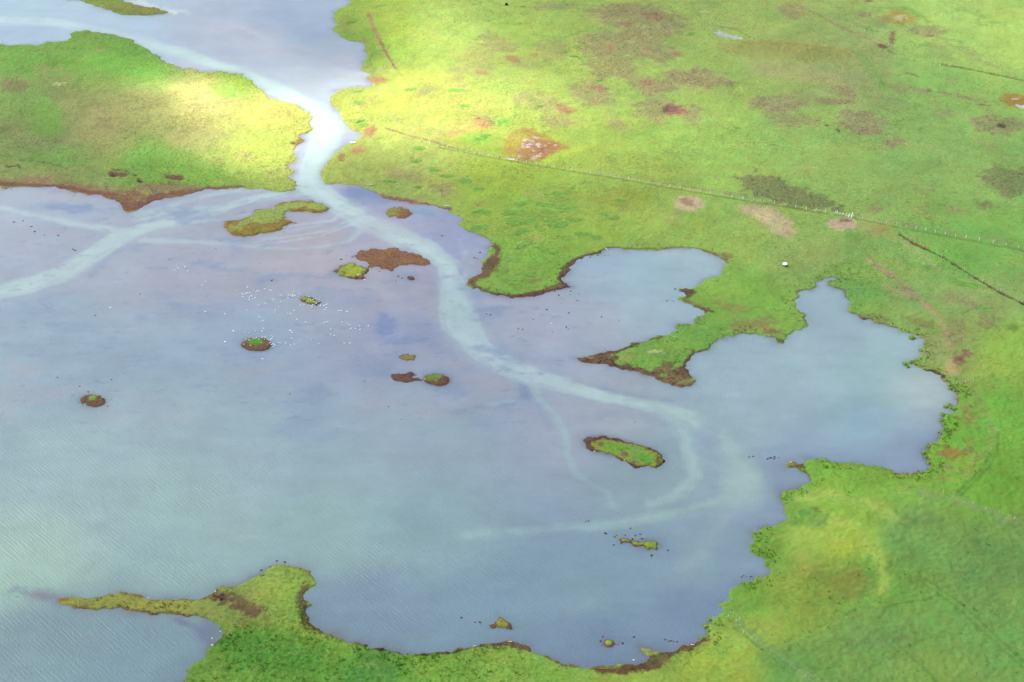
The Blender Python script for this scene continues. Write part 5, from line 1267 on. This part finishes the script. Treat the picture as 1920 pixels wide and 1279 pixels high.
# white boat-like board at river bend
v, f = loft([[(x, -w_, 0), (x, w_, 0), (x, w_ * 1.05, h_), (x, -w_ * 1.05, h_)] for x, w_, h_ in ((-1.35, .45, .45), (-.9, .6, .5), (.9, .6, .5), (1.35, .5, .42))])
o = link("white_tub", mesh_from(v, f, "white_tub", False), M_WHITE); at_ground(o, 661.5, 268.5, .1)
tag(o, 'white oblong tub on the grassy bank at the river bend', 'tub')
# grey slab bridge
v, f = loft([[(x, -.45 + k, 0), (x, .45 + k, 0), (x, .42 + k, .3), (x, -.42 + k, .3)] for x, k in ((-1.9, 0), (-1.7, .02), (1.7, -.02), (1.9, 0))])
o = link("slab_bridge", mesh_from(v, f, "slab_bridge", False), M_SLAB); at_ground(o, 957.5, 299.5, -.15)
tag(o, 'pale grey slab lying at the lower corner of the orange bog pool', 'slab')


def log_mesh(L, r, seed):
    q = random.Random(seed); rg = []
    for i in range(7):
        t = i / 6; rg.append(ring((L * (t - .5), q.uniform(-.05, .05) * L * .4, r * .8), r * (1 - .45 * t), 'x', 6))
    v, f = loft(rg); return mesh_from(v, f, "driftwood_log")
for i_, (px, py, L, r, rz, lab, m_) in enumerate([
    (696.6,346.8,2.0,.28,.1,'short bleached log on the reddish beach',M_WOOD),(839,386.5,3.0,.22,-.3,'long bleached log at the right end of the reddish beach',M_WOOD),
    (890.7,1212,1.3,.16,.3,'bleached log at the left end of the brown bottom bank',M_WOOD),(956.6,1203.5,1.0,.16,.1,'bleached log on top of the brown bottom bank',M_WOOD),
    (1299,1209.5,1.2,.17,-.2,'bleached log near the right end of the bottom mud beach',M_WOOD),(1125,1254.5,6.0,.16,-.08,'long rusty plank lying on the bottom mud beach',M_RUST),
    (1137.6,467.5,1.5,.18,-1.0,'bleached log at the top left corner of the bay',M_WOOD),(1483.5,867,1.1,.15,.5,'bleached log on the short grassy spur',M_WOOD)]):
    o = link("driftwood_log", log_mesh(L, r, i_), m_); at_ground(o, px, py, rz); tag(o, lab, 'log', 'driftwood on the shores')
for i_, (px, py, s, lab) in enumerate([(1115,846.5,.32,'pale stone at the lower left rim of the long grassy islet'),(1170.5,862.5,.3,'pale stone at the middle lower rim of the long grassy islet'),
    (404,1108.5,.3,'pale stone at the notch where the left spit joins the green point'),(278.6,1121.5,.25,'pale stone on the upper edge of the left spit'),
    (684,524,.55,'pale stone on the tip of the yellow topped islet'),(671,516,.4,'pale stone below the grass of the yellow topped islet'),
    (234.5,364,.35,'white stone on the brown headland beach, left of two'),(285,362.5,.3,'white stone on the brown headland beach, right of two'),(501,612,.0,'')]):
    if s == 0: continue
    me = CM[i_ % 5].copy(); me.materials.clear(); me.materials.append(M_STONE)
    x, y = map(float, unproj(px, py)); z = surf_z(x, y); x, y = map(float, unproj(px, py, z))
    o = link("pale_stone", me); o.location = (x, y, surf_z(x, y) + .05); o.scale = (s * 1.3, s * 1.3, s * 1.3); o.rotation_euler = (0, 0, i_)
    tag(o, lab, 'stone', 'pale stones on the shores')

# ------------------------------------------------------------------ unseen cloud layer above the camera, its thickness shaped to set the sunlit patch
def cloud():
    Zb = 820.0; sigma = 0.04
    off = Vector((sdir.x, sdir.y)) * (Zb / sdir.z)
    xs = np.linspace(-620, 620, 125); ys = np.linspace(150, 1750, 161)
    X, Y = np.meshgrid(xs, ys)
    u, v = proj(X, Y)
    v = np.where(Y < 300, 1400, v)
    n = fbm(X, Y, 120, 4, 77, .55)
    def gs(cx, cy, rx, ry, a=0):
        c, s = math.cos(math.radians(a)), math.sin(math.radians(a))
        p = (u - cx) * c + (v - cy) * s; q = -(u - cx) * s + (v - cy) * c
        return np.exp(-((p / rx) ** 2 + (q / ry) ** 2))
    light = 0.14 + 0.02 * sstep(600, 150, v) * sstep(500, 800, u) + .03 * n
    light += 0.95 * gs(415, 195, 150, 42, 14) + 0.62 * gs(500, 255, 100, 75, 0) + .24 * gs(330, 265, 160, 60) + 0.66 * gs(740, 215, 150, 62, 5) + .50 * gs(890, 205, 170, 75, 0) + .40 * gs(800, 90, 130, 90) - .30 * gs(590, 95, 90, 45) + .16 * gs(1080, 190, 240, 110) + .10 * gs(1250, 280, 300, 100) + .08 * gs(1850, 60, 200, 120) + .25 * gs(480, 290, 120, 30) + .2 * gs(560, 130, 120, 40, 20)
    light -= .08 * gs(80, 250, 150, 80) + .04 * gs(560, 50, 90, 60) + .06 * gs(450, 1230, 300, 80)
    light = np.clip(light, .06, .94)
    t = -np.log(light) * math.sin(SUN_EL) / sigma
    edge = np.minimum(np.minimum(X - xs[0], xs[-1] - X), np.minimum(Y - ys[0], ys[-1] - Y))
    t = np.maximum(t * sstep(0, 60, edge), .5)
    P = len(xs) * len(ys)
    lo = Zb - t * .35 ; hi = Zb + t * .65
    Xo = X + off.x; Yo = Y + off.y
    co = np.concatenate([np.stack([Xo, Yo, hi], -1).reshape(-1, 3), np.stack([Xo, Yo, lo], -1).reshape(-1, 3)])
    R, Cn = X.shape; idx = np.arange(P).reshape(R, Cn)
    q = np.stack([idx[:-1, :-1], idx[:-1, 1:], idx[1:, 1:], idx[1:, :-1]], -1).reshape(-1, 4)
    fb = [tuple(a) for a in q.tolist()] + [(a[3] + P, a[2] + P, a[1] + P, a[0] + P) for a in q.tolist()]
    loop = list(idx[0, :]) + list(idx[1:, -1]) + list(idx[-1, -2::-1]) + list(idx[-2:0:-1, 0])
    for a, b in zip(loop, loop[1:] + loop[:1]): fb.append((int(b), int(a), int(a) + P, int(b) + P))
    me = mesh_from(co, fb, "cloud")
    m = bpy.data.materials.new("cloud_vapour"); m.use_nodes = True; nt = m.node_tree; nt.nodes.clear()
    o_ = nt.nodes.new('ShaderNodeOutputMaterial'); vs = nt.nodes.new('ShaderNodeVolumePrincipled')
    vs.inputs['Color'].default_value = (.97, .97, .98, 1); vs.inputs['Density'].default_value = sigma; vs.inputs['Anisotropy'].default_value = .6
    nt.links.new(vs.outputs[0], o_.inputs['Volume'])
    o = link("cloud", me, m); tag(o, 'unseen cloud layer shaped to shade the plain around a sunlit gap', kind='stuff')
    return o
cloud()
print("objects", len(bpy.data.objects))
